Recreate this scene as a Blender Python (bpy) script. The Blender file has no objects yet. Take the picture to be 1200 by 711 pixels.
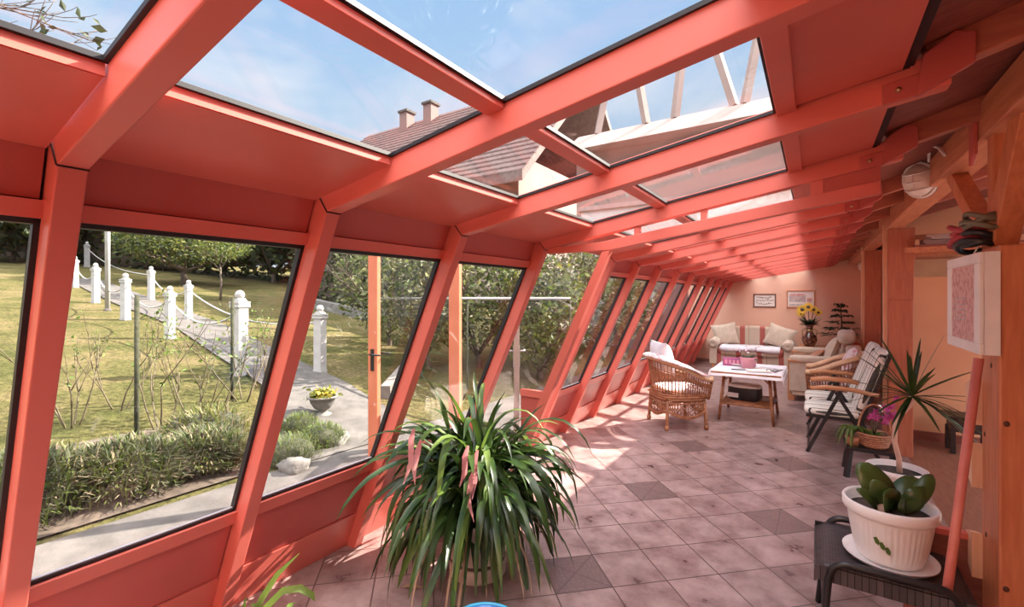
import bpy, math, random
from mathutils import Vector, Matrix, noise
random.seed(7)
R = random.Random(11)
PI = math.pi
scene = bpy.context.scene
COL = scene.collection

# ------------------------------------------------------------------ camera, sky, sun, exposure
CAM_H = 1.65
ALPHA = 0.5831
FPX = 538.2
cam = bpy.data.cameras.new('camera')
camo = bpy.data.objects.new('camera', cam)
COL.objects.link(camo)
camo.location = (0, 0, CAM_H)
camo.rotation_euler = (PI / 2, 0, ALPHA)
cam.sensor_fit = 'HORIZONTAL'
cam.sensor_width = 36
cam.lens = 36 * FPX / 1200
cam.shift_y = -(355.5 - 347.6) / 1200
cam.clip_start = 0.02
cam.clip_end = 400
scene.camera = camo

scene.view_settings.view_transform = 'Standard'
scene.view_settings.look = 'None'
scene.view_settings.gamma = 1
scene.view_settings.use_curve_mapping = False
scene.view_settings.exposure = 0.38
scene.cycles.max_bounces = 12
scene.cycles.diffuse_bounces = 8
scene.cycles.transparent_max_bounces = 24
scene.cycles.sample_clamp_indirect = 6

SUN_DIR = Vector((0.67, 1.23, 1.0)).normalized()
sun = bpy.data.lights.new('sun', 'SUN')
suno = bpy.data.objects.new('sun', sun)
COL.objects.link(suno)
suno.rotation_euler = (-SUN_DIR).to_track_quat('-Z', 'Y').to_euler()
sun.energy = 21.0
sun.color = (1.0, 0.93, 0.80)
sun.angle = 0.009

SKY_FILL = 6.6
world = bpy.data.worlds.new('world')
scene.world = world
world.use_nodes = True
wn, wl = world.node_tree.nodes, world.node_tree.links
wn.clear()
w_out = wn.new('ShaderNodeOutputWorld')
w_bg = wn.new('ShaderNodeBackground')
w_tc = wn.new('ShaderNodeTexCoord')
w_sep = wn.new('ShaderNodeSeparateXYZ')
w_ramp = wn.new('ShaderNodeValToRGB')
wl.new(w_tc.outputs['Generated'], w_sep.inputs[0])
wl.new(w_sep.outputs['Z'], w_ramp.inputs[0])
r = w_ramp.color_ramp
r.elements[0].position = 0.0; r.elements[0].color = (0.74, 0.80, 0.86, 1)
r.elements[1].position = 0.85; r.elements[1].color = (0.26, 0.46, 0.80, 1)
e = r.elements.new(0.28); e.color = (0.52, 0.70, 0.88, 1)
e = r.elements.new(0.5); e.color = (0.37, 0.58, 0.86, 1)
w_n = wn.new('ShaderNodeTexNoise')
w_map = wn.new('ShaderNodeMapping')
w_map.inputs['Scale'].default_value = (1.6, 1.6, 3.2)
w_map.inputs['Location'].default_value = (0.3, 0.7, 0.1)
wl.new(w_tc.outputs['Generated'], w_map.inputs[0])
wl.new(w_map.outputs[0], w_n.inputs['Vector'])
w_n.inputs['Scale'].default_value = 1.9
w_n.inputs['Detail'].default_value = 6
w_n.inputs['Distortion'].default_value = 0.5
w_cr = wn.new('ShaderNodeValToRGB')
w_cr.color_ramp.elements[0].position = 0.47; w_cr.color_ramp.elements[0].color = (0, 0, 0, 1)
w_cr.color_ramp.elements[1].position = 0.78; w_cr.color_ramp.elements[1].color = (0.75, 0.75, 0.75, 1)
wl.new(w_n.outputs['Fac'], w_cr.inputs[0])
w_mix = wn.new('ShaderNodeMixRGB')
wl.new(w_cr.outputs[0], w_mix.inputs[0])
wl.new(w_ramp.outputs[0], w_mix.inputs[1])
w_mix.inputs[2].default_value = (0.95, 0.95, 0.97, 1)
# bright haze round the sun
w_dot = wn.new('ShaderNodeVectorMath'); w_dot.operation = 'DOT_PRODUCT'
w_nrm = wn.new('ShaderNodeVectorMath'); w_nrm.operation = 'NORMALIZE'
wl.new(w_tc.outputs['Generated'], w_nrm.inputs[0])
wl.new(w_nrm.outputs[0], w_dot.inputs[0])
w_dot.inputs[1].default_value = SUN_DIR
w_mr = wn.new('ShaderNodeMapRange')
w_mr.inputs['From Min'].default_value = 0.88
w_mr.inputs['From Max'].default_value = 1.0
w_mr.inputs['To Min'].default_value = 0.0
w_mr.inputs['To Max'].default_value = 1.0
wl.new(w_dot.outputs['Value'], w_mr.inputs['Value'])
w_pw = wn.new('ShaderNodeMath'); w_pw.operation = 'POWER'
w_pw.inputs[1].default_value = 2.0
wl.new(w_mr.outputs[0], w_pw.inputs[0])
w_ml = wn.new('ShaderNodeMath'); w_ml.operation = 'MULTIPLY'
w_ml.inputs[1].default_value = 9.0
wl.new(w_pw.outputs[0], w_ml.inputs[0])
w_add = wn.new('ShaderNodeMixRGB'); w_add.blend_type = 'ADD'
w_add.inputs[0].default_value = 1
w_halo = wn.new('ShaderNodeMixRGB'); w_halo.blend_type = 'MULTIPLY'
w_halo.inputs[0].default_value = 1
w_halo.inputs[1].default_value = (1.0, 0.95, 0.86, 1)
wl.new(w_ml.outputs[0], w_halo.inputs[2])
wl.new(w_mix.outputs[0], w_add.inputs[1])
wl.new(w_halo.outputs[0], w_add.inputs[2])
# added unseen sky glow overhead and behind the viewer, brightens the interior
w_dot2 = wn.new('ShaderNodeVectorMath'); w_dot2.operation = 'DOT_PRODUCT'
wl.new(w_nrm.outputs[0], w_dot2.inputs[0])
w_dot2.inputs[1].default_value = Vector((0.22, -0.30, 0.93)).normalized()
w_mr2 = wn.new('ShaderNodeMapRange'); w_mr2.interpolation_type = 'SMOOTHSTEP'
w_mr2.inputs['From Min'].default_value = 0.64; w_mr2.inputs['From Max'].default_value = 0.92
w_mr2.inputs['To Min'].default_value = 0.0; w_mr2.inputs['To Max'].default_value = SKY_FILL
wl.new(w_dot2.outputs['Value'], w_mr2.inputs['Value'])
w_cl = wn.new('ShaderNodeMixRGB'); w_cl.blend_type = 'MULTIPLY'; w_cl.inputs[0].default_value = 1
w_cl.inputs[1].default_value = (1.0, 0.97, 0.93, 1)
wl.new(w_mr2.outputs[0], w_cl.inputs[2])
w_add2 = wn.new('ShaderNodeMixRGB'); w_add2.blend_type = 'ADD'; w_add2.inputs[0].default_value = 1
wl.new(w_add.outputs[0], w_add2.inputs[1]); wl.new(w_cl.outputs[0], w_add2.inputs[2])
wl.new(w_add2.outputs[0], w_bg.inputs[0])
w_bg.inputs[1].default_value = 0.95
wl.new(w_bg.outputs[0], w_out.inputs[0])

# ------------------------------------------------------------------ materials
MATS = {}


def mat(name, col, rough=0.5, col2=None, scale=8.0, detail=4, bump=0.0, bscale=None, metal=0.0, spec=0.5,
        stretch=None, trans=0.0, lo=0.35, hi=0.65, sheen=0.0, coat=0.0):
    m = bpy.data.materials.new(name)
    m.use_nodes = True
    n, l = m.node_tree.nodes, m.node_tree.links
    b = n['Principled BSDF']
    b.inputs['Base Color'].default_value = (*col, 1)
    b.inputs['Roughness'].default_value = rough
    b.inputs['Metallic'].default_value = metal
    b.inputs['Specular IOR Level'].default_value = spec
    if sheen: b.inputs['Sheen Weight'].default_value = sheen
    if coat: b.inputs['Coat Weight'].default_value = coat; b.inputs['Coat Roughness'].default_value = 0.15
    tc = n.new('ShaderNodeTexCoord')
    src = tc.outputs['Object']
    if stretch:
        mp = n.new('ShaderNodeMapping'); mp.inputs['Scale'].default_value = stretch
        l.new(src, mp.inputs[0]); src = mp.outputs[0]
    if col2 or bump:
        nz = n.new('ShaderNodeTexNoise')
        nz.inputs['Scale'].default_value = scale
        nz.inputs['Detail'].default_value = detail
        l.new(src, nz.inputs['Vector'])
    if col2:
        cr = n.new('ShaderNodeValToRGB')
        cr.color_ramp.elements[0].position = lo; cr.color_ramp.elements[0].color = (*col, 1)
        cr.color_ramp.elements[1].position = hi; cr.color_ramp.elements[1].color = (*col2, 1)
        l.new(nz.outputs['Fac'], cr.inputs[0])
        l.new(cr.outputs[0], b.inputs['Base Color'])
    if bump:
        if bscale:
            nz = n.new('ShaderNodeTexNoise'); nz.inputs['Scale'].default_value = bscale; nz.inputs['Detail'].default_value = 3
            l.new(src, nz.inputs['Vector'])
        bp = n.new('ShaderNodeBump'); bp.inputs['Strength'].default_value = bump; bp.inputs['Distance'].default_value = 0.02
        l.new(nz.outputs['Fac'], bp.inputs['Height']); l.new(bp.outputs[0], b.inputs['Normal'])
    if trans:  # thin leaf: light passes through
        ts = n.new('ShaderNodeBsdfTranslucent')
        mx = n.new('ShaderNodeMixShader'); mx.inputs[0].default_value = trans
        src_c = b.inputs['Base Color'].links[0].from_socket if b.inputs['Base Color'].links else None
        if src_c: l.new(src_c, ts.inputs[0])
        else: ts.inputs[0].default_value = (*col, 1)
        out = n['Material Output']
        l.new(b.outputs[0], mx.inputs[1]); l.new(ts.outputs[0], mx.inputs[2]); l.new(mx.outputs[0], out.inputs[0])
    MATS[name] = m
    return m


def nt(m): return m.node_tree.nodes, m.node_tree.links


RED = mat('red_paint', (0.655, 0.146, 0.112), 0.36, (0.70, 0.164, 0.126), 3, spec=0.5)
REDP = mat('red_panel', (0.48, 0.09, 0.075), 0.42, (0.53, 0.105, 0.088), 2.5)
REDB = mat('red_board', (0.60, 0.12, 0.09), 0.35, (0.68, 0.15, 0.11), 2.0)
BRASS = mat('bolt_metal', (0.55, 0.38, 0.2), 0.35, metal=1)
BLACK = mat('black_rubber', (0.012, 0.011, 0.014), 0.5)
GROOVE = mat('dark_groove', (0.03, 0.008, 0.008), 0.8)  # near-black carries the shade of the panel gaps; mitre joints use it too
SILVER = mat('aluminium_bead', (0.34, 0.30, 0.31), 0.5)
TIMBER = mat('stained_timber', (0.50, 0.155, 0.066), 0.45, (0.62, 0.225, 0.105), 6, stretch=(6, 6, 0.7), bump=0.05)
TIMBERH = mat('stained_timber_beam', (0.50, 0.17, 0.08), 0.45, (0.62, 0.245, 0.125), 6, stretch=(6, 0.7, 6), bump=0.05)
TIMBERR = mat('stained_timber_rafter', (0.42, 0.12, 0.075), 0.45, (0.52, 0.17, 0.10), 6, stretch=(0.7, 6, 6), bump=0.05)
TIMBERV = mat('dark_stained_timber', (0.40, 0.115, 0.06), 0.45, (0.48, 0.155, 0.085), 6, stretch=(6, 6, 0.7), bump=0.05)
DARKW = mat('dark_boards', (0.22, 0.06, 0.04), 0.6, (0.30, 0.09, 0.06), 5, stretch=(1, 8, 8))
PALEW = mat('pale_timber', (0.74, 0.42, 0.25), 0.5, (0.80, 0.5, 0.32), 7, stretch=(6, 6, 0.8))
KNOT = mat('knot', (0.10, 0.03, 0.015), 0.6)
ORANGE = mat('peach_plaster', (0.72, 0.36, 0.20), 0.85, (0.77, 0.40, 0.23), 1.6, bump=0.12, bscale=60)
PEACH = mat('pale_peach_plaster', (0.76, 0.46, 0.33), 0.85, (0.80, 0.51, 0.38), 1.2, bump=0.12, bscale=60)
WHITEP = mat('white_paint', (0.83, 0.81, 0.79), 0.5, (0.76, 0.74, 0.72), 9, bump=0.06, bscale=30)
WHITEPL = mat('white_plastic', (0.84, 0.80, 0.78), 0.35, (0.80, 0.75, 0.73), 4)
CONC = mat('concrete', (0.065, 0.058, 0.053), 0.9, (0.105, 0.094, 0.087), 5, detail=8, bump=0.2, bscale=40)
STONE = mat('stone_grey', (0.13, 0.12, 0.11), 0.9, (0.20, 0.19, 0.175), 9, detail=8, bump=0.4)
SOIL = mat('soil', (0.05, 0.038, 0.028), 1, (0.10, 0.075, 0.055), 14, bump=0.5)
BARK = mat('bark', (0.09, 0.065, 0.05), 0.9, (0.17, 0.13, 0.10), 18, bump=0.5)
CANE = mat('rose_cane', (0.075, 0.055, 0.032), 0.8, (0.12, 0.10, 0.05), 12)
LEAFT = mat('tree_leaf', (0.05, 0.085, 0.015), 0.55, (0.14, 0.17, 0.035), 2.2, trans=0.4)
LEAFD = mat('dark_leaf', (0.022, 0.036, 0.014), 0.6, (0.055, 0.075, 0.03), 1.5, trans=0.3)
LEAFY = mat('yellow_leaf', (0.10, 0.13, 0.025), 0.55, (0.20, 0.20, 0.05), 3, trans=0.4)
LEAFS = mat('silver_leaf', (0.055, 0.065, 0.032), 0.7, (0.13, 0.135, 0.075), 3, trans=0.3)
LEAFB = mat('bright_leaf', (0.075, 0.14, 0.018), 0.5, (0.16, 0.235, 0.045), 3, trans=0.35)
STRAP = mat('strap_leaf', (0.014, 0.036, 0.008), 0.32, (0.05, 0.095, 0.018), 3.5, trans=0.14)
STRAPD = mat('dry_leaf', (0.42, 0.25, 0.16), 0.7, (0.60, 0.42, 0.28), 6, trans=0.3)
PINKL = mat('pink_bract', (0.62, 0.22, 0.25), 0.6, (0.72, 0.36, 0.36), 6, trans=0.3)
ORCH = mat('orchid_leaf', (0.045, 0.085, 0.02), 0.3, (0.085, 0.13, 0.03), 5, trans=0.12)
MAGENTA = mat('magenta_petal', (0.42, 0.035, 0.20), 0.6, (0.55, 0.09, 0.30), 20, trans=0.3)
YELLOWF = mat('yellow_petal', (0.85, 0.50, 0.04), 0.6, (0.80, 0.62, 0.08), 20, trans=0.3)
WICK = mat('wicker', (0.27, 0.095, 0.04), 0.5, (0.42, 0.18, 0.085), 26)
WICKL = mat('wicker_light', (0.62, 0.38, 0.22), 0.5, (0.72, 0.48, 0.30), 26)
BAMB = mat('bamboo', (0.28, 0.105, 0.045), 0.4, (0.44, 0.20, 0.095), 14)
WOODA = mat('varnished_wood', (0.46, 0.20, 0.09), 0.35, (0.56, 0.27, 0.13), 9, stretch=(2, 9, 9))
BLKMET = mat('black_metal', (0.015, 0.013, 0.014), 0.35)
DKCLOTH = mat('dark_cloth', (0.06, 0.045, 0.045), 0.8)
CREAM = mat('cream_fabric', (0.50, 0.40, 0.31), 0.9, (0.58, 0.48, 0.385), 10, sheen=0.2, bump=0.1, bscale=120)
FLORAL = mat('floral_fabric', (0.80, 0.72, 0.72), 0.9, (0.62, 0.28, 0.30), 16, lo=0.5, hi=0.62, sheen=0.2)
WHITEC = mat('white_cloth', (0.80, 0.76, 0.78), 0.85, (0.70, 0.66, 0.72), 9, sheen=0.2)
PINKPOT = mat('pink_pot', (0.66, 0.30, 0.36), 0.35)
PURPLE = mat('purple_box', (0.40, 0.09, 0.24), 0.5)
BLUEPL = mat('blue_plastic', (0.03, 0.20, 0.62), 0.3, coat=0.3)
BLUEL = mat('light_blue_plastic', (0.06, 0.45, 0.75), 0.3, coat=0.3)
BROOM = mat('broom_red', (0.62, 0.17, 0.13), 0.45, (0.70, 0.22, 0.17), 10)
VASE = mat('dark_vase', (0.07, 0.022, 0.015), 0.25, (0.30, 0.13, 0.08), 16, lo=0.5, hi=0.6, coat=0.5)
SLATE = mat('house_roof_tile', (0.17, 0.105, 0.095), 0.85, (0.235, 0.155, 0.14), 6, detail=5)
HBEIGE = mat('house_render', (0.34, 0.255, 0.23), 0.9, (0.40, 0.31, 0.275), 1)
HBRICK = mat('chimney_brick', (0.19, 0.125, 0.115), 0.9, (0.26, 0.18, 0.165), 30)
SMOKEY = mat('grey_plastic', (0.13, 0.12, 0.12), 0.5)
CARD = mat('cardboard', (0.46, 0.28, 0.16), 0.85, (0.52, 0.33, 0.2), 6)
TRAY = mat('grey_board', (0.44, 0.33, 0.31), 0.5, (0.52, 0.40, 0.37), 5)
CORDR = mat('red_cord', (0.40, 0.05, 0.06), 0.6)
CORDG = mat('olive_cord', (0.16, 0.14, 0.09), 0.6)
LAMPG = mat('lamp_glass', (0.80, 0.74, 0.66), 0.35)
TRUNKP = mat('pale_trunk', (0.55, 0.36, 0.28), 0.7, (0.62, 0.44, 0.35), 15)
BASK = mat('basket', (0.34, 0.13, 0.07), 0.5, (0.50, 0.24, 0.13), 40)
PRINTP = mat('print_pink', (0.70, 0.45, 0.42), 0.8, (0.55, 0.28, 0.26), 35, lo=0.45, hi=0.6)
MUTED = mat('print_grey', (0.62, 0.55, 0.52), 0.8, (0.40, 0.38, 0.40), 12)
PAPER = mat('paper', (0.80, 0.74, 0.69), 0.85)
INK = mat('ink', (0.04, 0.03, 0.03), 0.8)
FRAMEB = mat('dark_frame', (0.10, 0.05, 0.035), 0.4)
DOORP = mat('door_pinkbrown', (0.46, 0.135, 0.07), 0.4, (0.52, 0.165, 0.09), 3)
DOORG = mat('door_greybrown', (0.27, 0.19, 0.16), 0.45, (0.33, 0.24, 0.2), 3)
POSTW = mat('toned_down_white', (0.44, 0.43, 0.42), 0.6, (0.37, 0.36, 0.35), 7, bump=0.1, bscale=30)  # white paint darkened in colour to offset the strong sun
DRYG = mat('dry_grass', (0.16, 0.12, 0.07), 0.8, (0.22, 0.17, 0.10), 8)
LEAFW = mat('pale_sunny_leaf', (0.24, 0.26, 0.11), 0.6, (0.50, 0.44, 0.30), 3, trans=0.5)  # leaf colour lightened further to stand in for sunlight on the far shrubs
LEAFV = mat('sunny_leaf', (0.13, 0.16, 0.055), 0.6, (0.30, 0.29, 0.15), 3, trans=0.45)  # lighter leaf copy with sun dapple put into the colour
TWIG = mat('shrub_twigs', (0.025, 0.03, 0.014), 1, (0.05, 0.05, 0.028), 20, bump=0.6)

# glass: mostly clear, a Fresnel share of mirror reflection
GLASS = bpy.data.materials.new('clear_glass'); GLASS.use_nodes = True
n, l = nt(GLASS); n.clear()
o = n.new('ShaderNodeOutputMaterial'); t = n.new('ShaderNodeBsdfTransparent'); g = n.new('ShaderNodeBsdfGlossy')
lw = n.new('ShaderNodeLayerWeight'); lw.inputs['Blend'].default_value = 0.5
pw_ = n.new('ShaderNodeMath'); pw_.operation = 'POWER'; pw_.inputs[1].default_value = 4.5
fr = n.new('ShaderNodeMath'); fr.operation = 'MULTIPLY_ADD'; fr.inputs[1].default_value = 0.55; fr.inputs[2].default_value = 0.022
l.new(lw.outputs['Facing'], pw_.inputs[0]); l.new(pw_.outputs[0], fr.inputs[0])
mx = n.new('ShaderNodeMixShader')
t.inputs[0].default_value = (0.955, 0.945, 0.945, 1); g.inputs['Roughness'].default_value = 0.0
l.new(fr.outputs[0], mx.inputs[0]); l.new(t.outputs[0], mx.inputs[1]); l.new(g.outputs[0], mx.inputs[2]); l.new(mx.outputs[0], o.inputs[0])


def stripes(name, axis, period, bands, rough=0.9):
    """bands: list of (start, colour) within one period"""
    m = bpy.data.materials.new(name); m.use_nodes = True
    n, l = nt(m); b = n['Principled BSDF']; b.inputs['Roughness'].default_value = rough
    tc = n.new('ShaderNodeTexCoord'); sp = n.new('ShaderNodeSeparateXYZ'); l.new(tc.outputs['Object'], sp.inputs[0])
    d = n.new('ShaderNodeMath'); d.operation = 'DIVIDE'; d.inputs[1].default_value = period; l.new(sp.outputs[axis], d.inputs[0])
    f = n.new('ShaderNodeMath'); f.operation = 'FRACT'; l.new(d.outputs[0], f.inputs[0])
    cr = n.new('ShaderNodeValToRGB'); cr.color_ramp.interpolation = 'CONSTANT'
    els = cr.color_ramp.elements
    els[0].position = bands[0][0]; els[0].color = (*bands[0][1], 1)
    els[1].position = bands[1][0]; els[1].color = (*bands[1][1], 1)
    for s, c in bands[2:]:
        q = els.new(s); q.color = (*c, 1)
    l.new(f.outputs[0], cr.inputs[0]); l.new(cr.outputs[0], b.inputs['Base Color'])
    return m


CRM, PNK, BRN = (0.56, 0.45, 0.35), (0.42, 0.115, 0.09), (0.44, 0.29, 0.2)
SOFAX = stripes('sofa_stripe', 'X', 0.42, [(0, CRM), (0.36, PNK), (0.62, CRM), (0.8, BRN), (0.84, CRM)])
SOFAY = stripes('sofa_stripe_side', 'Y', 0.42, [(0, CRM), (0.36, PNK), (0.62, CRM), (0.8, BRN), (0.84, CRM)])
WST, DST, GST = (0.78, 0.76, 0.68), (0.06, 0.06, 0.055), (0.30, 0.30, 0.26)
DECKS = stripes('deck_stripe', 'Y', 0.19, [(0, WST), (0.22, GST), (0.25, WST), (0.30, GST), (0.33, WST), (0.60, DST), (0.67, WST), (0.72, DST), (0.77, WST)])

# floor tiles: diagonal 33 cm tiles, a dark ornamental tile on a lattice
FLOORM = bpy.data.materials.new('floor_tiles'); FLOORM.use_nodes = True
n, l = nt(FLOORM); b = n['Principled BSDF']
TILE = 0.3342
TH = ALPHA - PI / 4 + 0.0172
tc = n.new('ShaderNodeTexCoord'); sp = n.new('ShaderNodeSeparateXYZ'); l.new(tc.outputs['Object'], sp.inputs[0])


def mth(op, a, bb=None, c=None):
    q = n.new('ShaderNodeMath'); q.operation = op
    for k, v in enumerate((a, bb, c)):
        if v is None: continue
        if isinstance(v, (int, float)): q.inputs[k].default_value = v
        else: l.new(v, q.inputs[k])
    return q.outputs[0]


# tile axes in the world: a (away) and b (to the right), from the camera frame
Fv = Vector((-math.sin(ALPHA), math.cos(ALPHA), 0)); Rv = Vector((math.cos(ALPHA), math.sin(ALPHA), 0)); Uv = Vector((0, 0, 1))
THT = -0.1851
av = Rv * math.sin(THT) + Fv * math.cos(THT); bv = Rv * math.cos(THT) - Fv * math.sin(THT)
org = Rv * (0.2295 * 1.0645) + Fv * (2.3943 * 1.0645)
dx = mth('SUBTRACT', sp.outputs['X'], org.x); dy = mth('SUBTRACT', sp.outputs['Y'], org.y)
ta = mth('DIVIDE', mth('ADD', mth('MULTIPLY', dx, av.x), mth('MULTIPLY', dy, av.y)), TILE)
tb = mth('DIVIDE', mth('ADD', mth('MULTIPLY', dx, bv.x), mth('MULTIPLY', dy, bv.y)), TILE)
ia, ib = mth('FLOOR', ta), mth('FLOOR', tb)
fa, fb = mth('SUBTRACT', ta, ia), mth('SUBTRACT', tb, ib)
ea = mth('MINIMUM', fa, mth('SUBTRACT', 1.0, fa)); eb = mth('MINIMUM', fb, mth('SUBTRACT', 1.0, fb))
edge = mth('MINIMUM', ea, eb)
grout = mth('LESS_THAN', edge, 0.011)
# dark tile lattice generated by (3,3) and (-2,2): p=(ia+ib), q=(ia-ib): p%6==0 with q%4 matching
pp = mth('ADD', ia, ib); qq = mth('SUBTRACT', ia, ib)
# integers m,k with ia=3m-2k, ib=3m+2k  ->  p=6m, q=-4k
pm = mth('SUBTRACT', pp, mth('MULTIPLY', mth('FLOOR', mth('DIVIDE', mth('ADD', pp, 0.5), 6.0)), 6.0))
qm = mth('SUBTRACT', qq, mth('MULTIPLY', mth('FLOOR', mth('DIVIDE', mth('ADD', qq, 0.5), 4.0)), 4.0))
dark = mth('MULTIPLY', mth('LESS_THAN', mth('ABSOLUTE', pm), 0.5), mth('LESS_THAN', mth('ABSOLUTE', qm), 0.5))
nz = n.new('ShaderNodeTexNoise'); nz.inputs['Scale'].default_value = 5.5; nz.inputs['Detail'].default_value = 7; nz.inputs['Roughness'].default_value = 0.62
l.new(tc.outputs['Object'], nz.inputs['Vector'])
cr = n.new('ShaderNodeValToRGB')
cr.color_ramp.elements[0].position = 0.30; cr.color_ramp.elements[0].color = (0.15, 0.086, 0.083, 1)
cr.color_ramp.elements[1].position = 0.66; cr.color_ramp.elements[1].color = (0.37, 0.257, 0.243, 1)
e = cr.color_ramp.elements.new(0.48); e.color = (0.275, 0.18, 0.17, 1)
l.new(nz.outputs['Fac'], cr.inputs[0])
wn_ = n.new('ShaderNodeTexWhiteNoise'); wn_.noise_dimensions = '2D'
cmb = n.new('ShaderNodeCombineXYZ'); l.new(ia, cmb.inputs[0]); l.new(ib, cmb.inputs[1]); l.new(cmb.outputs[0], wn_.inputs['Vector'])
hv = n.new('ShaderNodeHueSaturation'); l.new(cr.outputs[0], hv.inputs['Color'])
l.new(mth('ADD', mth('MULTIPLY', wn_.outputs['Value'], 0.22), 0.9), hv.inputs['Value'])
# ornament: diagonals, rings and speckle
ca = mth('SUBTRACT', fa, 0.5); cb = mth('SUBTRACT', fb, 0.5)
dg = mth('ABSOLUTE', mth('SUBTRACT', mth('ABSOLUTE', ca), mth('ABSOLUTE', cb)))
mxab = mth('MAXIMUM', mth('ABSOLUTE', ca), mth('ABSOLUTE', cb))
rings = mth('LESS_THAN', mth('FRACT', mth('MULTIPLY', mxab, 11.0)), 0.35)
vor = n.new('ShaderNodeTexVoronoi'); vor.inputs['Scale'].default_value = 90; l.new(tc.outputs['Object'], vor.inputs['Vector'])
spk = mth('GREATER_THAN', vor.outputs['Distance'], 0.42)
orn = mth('MAXIMUM', mth('LESS_THAN', dg, 0.02), mth('MAXIMUM', mth('MULTIPLY', rings, 0.55), mth('MULTIPLY', spk, 0.6)))
m1 = n.new('ShaderNodeMixRGB'); l.new(orn, m1.inputs[0]); m1.inputs[1].default_value = (0.21, 0.135, 0.125, 1); m1.inputs[2].default_value = (0.12, 0.075, 0.075, 1)
m2 = n.new('ShaderNodeMixRGB'); l.new(dark, m2.inputs[0]); l.new(hv.outputs[0], m2.inputs[1]); l.new(m1.outputs[0], m2.inputs[2])
m3 = n.new('ShaderNodeMixRGB'); l.new(grout, m3.inputs[0]); l.new(m2.outputs[0], m3.inputs[1]); m3.inputs[2].default_value = (0.075, 0.04, 0.035, 1)
l.new(m3.outputs[0], b.inputs['Base Color'])
b.inputs['Roughness'].default_value = 0.34
rr = mth('ADD', mth('MULTIPLY', nz.outputs['Fac'], 0.22), 0.20); l.new(rr, b.inputs['Roughness'])
bp = n.new('ShaderNodeBump'); bp.inputs['Strength'].default_value = 0.25; bp.inputs['Distance'].default_value = 0.004
l.new(mth('SUBTRACT', mth('MULTIPLY', nz.outputs['Fac'], 0.35), grout), bp.inputs['Height']); l.new(bp.outputs[0], b.inputs['Normal'])

# lawn: patchy dry grass
LAWN = bpy.data.materials.new('lawn_grass'); LAWN.use_nodes = True
n, l = nt(LAWN); b = n['Principled BSDF']; b.inputs['Roughness'].default_value = 0.95; b.inputs['Specular IOR Level'].default_value = 0.1
tc = n.new('ShaderNodeTexCoord')
n1 = n.new('ShaderNodeTexNoise'); n1.inputs['Scale'].default_value = 0.9; n1.inputs['Detail'].default_value = 8; n1.inputs['Roughness'].default_value = 0.68
n2 = n.new('ShaderNodeTexNoise'); n2.inputs['Scale'].default_value = 16; n2.inputs['Detail'].default_value = 6; n2.inputs['Roughness'].default_value = 0.7
for q in (n1, n2): l.new(tc.outputs['Object'], q.inputs['Vector'])
c1 = n.new('ShaderNodeValToRGB')
c1.color_ramp.elements[0].position = 0.36; c1.color_ramp.elements[0].color = (0.062, 0.066, 0.020, 1)
c1.color_ramp.elements[1].position = 0.62; c1.color_ramp.elements[1].color = (0.150, 0.117, 0.057, 1)
e = c1.color_ramp.elements.new(0.5); e.color = (0.106, 0.094, 0.035, 1)
l.new(n1.outputs['Fac'], c1.inputs[0])
h2 = n.new('ShaderNodeHueSaturation'); l.new(c1.outputs[0], h2.inputs['Color'])
mr = n.new('ShaderNodeMapRange'); mr.inputs['From Min'].default_value = 0.3; mr.inputs['From Max'].default_value = 0.7
mr.inputs['To Min'].default_value = 0.35; mr.inputs['To Max'].default_value = 1.5; l.new(n2.outputs['Fac'], mr.inputs['Value'])
l.new(mr.outputs[0], h2.inputs['Value']); l.new(h2.outputs[0], b.inputs['Base Color'])
bp = n.new('ShaderNodeBump'); bp.inputs['Strength'].default_value = 0.9; bp.inputs['Distance'].default_value = 0.06
l.new(n2.outputs['Fac'], bp.inputs['Height']); l.new(bp.outputs[0], b.inputs['Normal'])

# woven seat
WOVEN = mat('woven_black', (0.02, 0.016, 0.018), 0.5)
n, l = nt(WOVEN); b = n['Principled BSDF']; tc = n.new('ShaderNodeTexCoord')
br = n.new('ShaderNodeTexBrick'); br.inputs['Scale'].default_value = 22; br.inputs['Color1'].default_value = (0.055, 0.045, 0.048, 1); br.inputs['Color2'].default_value = (0.10, 0.08, 0.085, 1)
br.inputs['Mortar'].default_value = (0.004, 0.003, 0.003, 1); br.inputs['Mortar Size'].default_value = 0.035; br.inputs['Brick Width'].default_value = 0.55; br.inputs['Row Height'].default_value = 0.26
l.new(tc.outputs['Object'], br.inputs['Vector']); l.new(br.outputs['Color'], b.inputs['Base Color'])
bp = n.new('ShaderNodeBump'); bp.inputs['Strength'].default_value = 0.9; bp.inputs['Distance'].default_value = 0.006
l.new(br.outputs['Fac'], bp.inputs['Height']); bp.invert = True; l.new(bp.outputs[0], b.inputs['Normal'])


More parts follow.
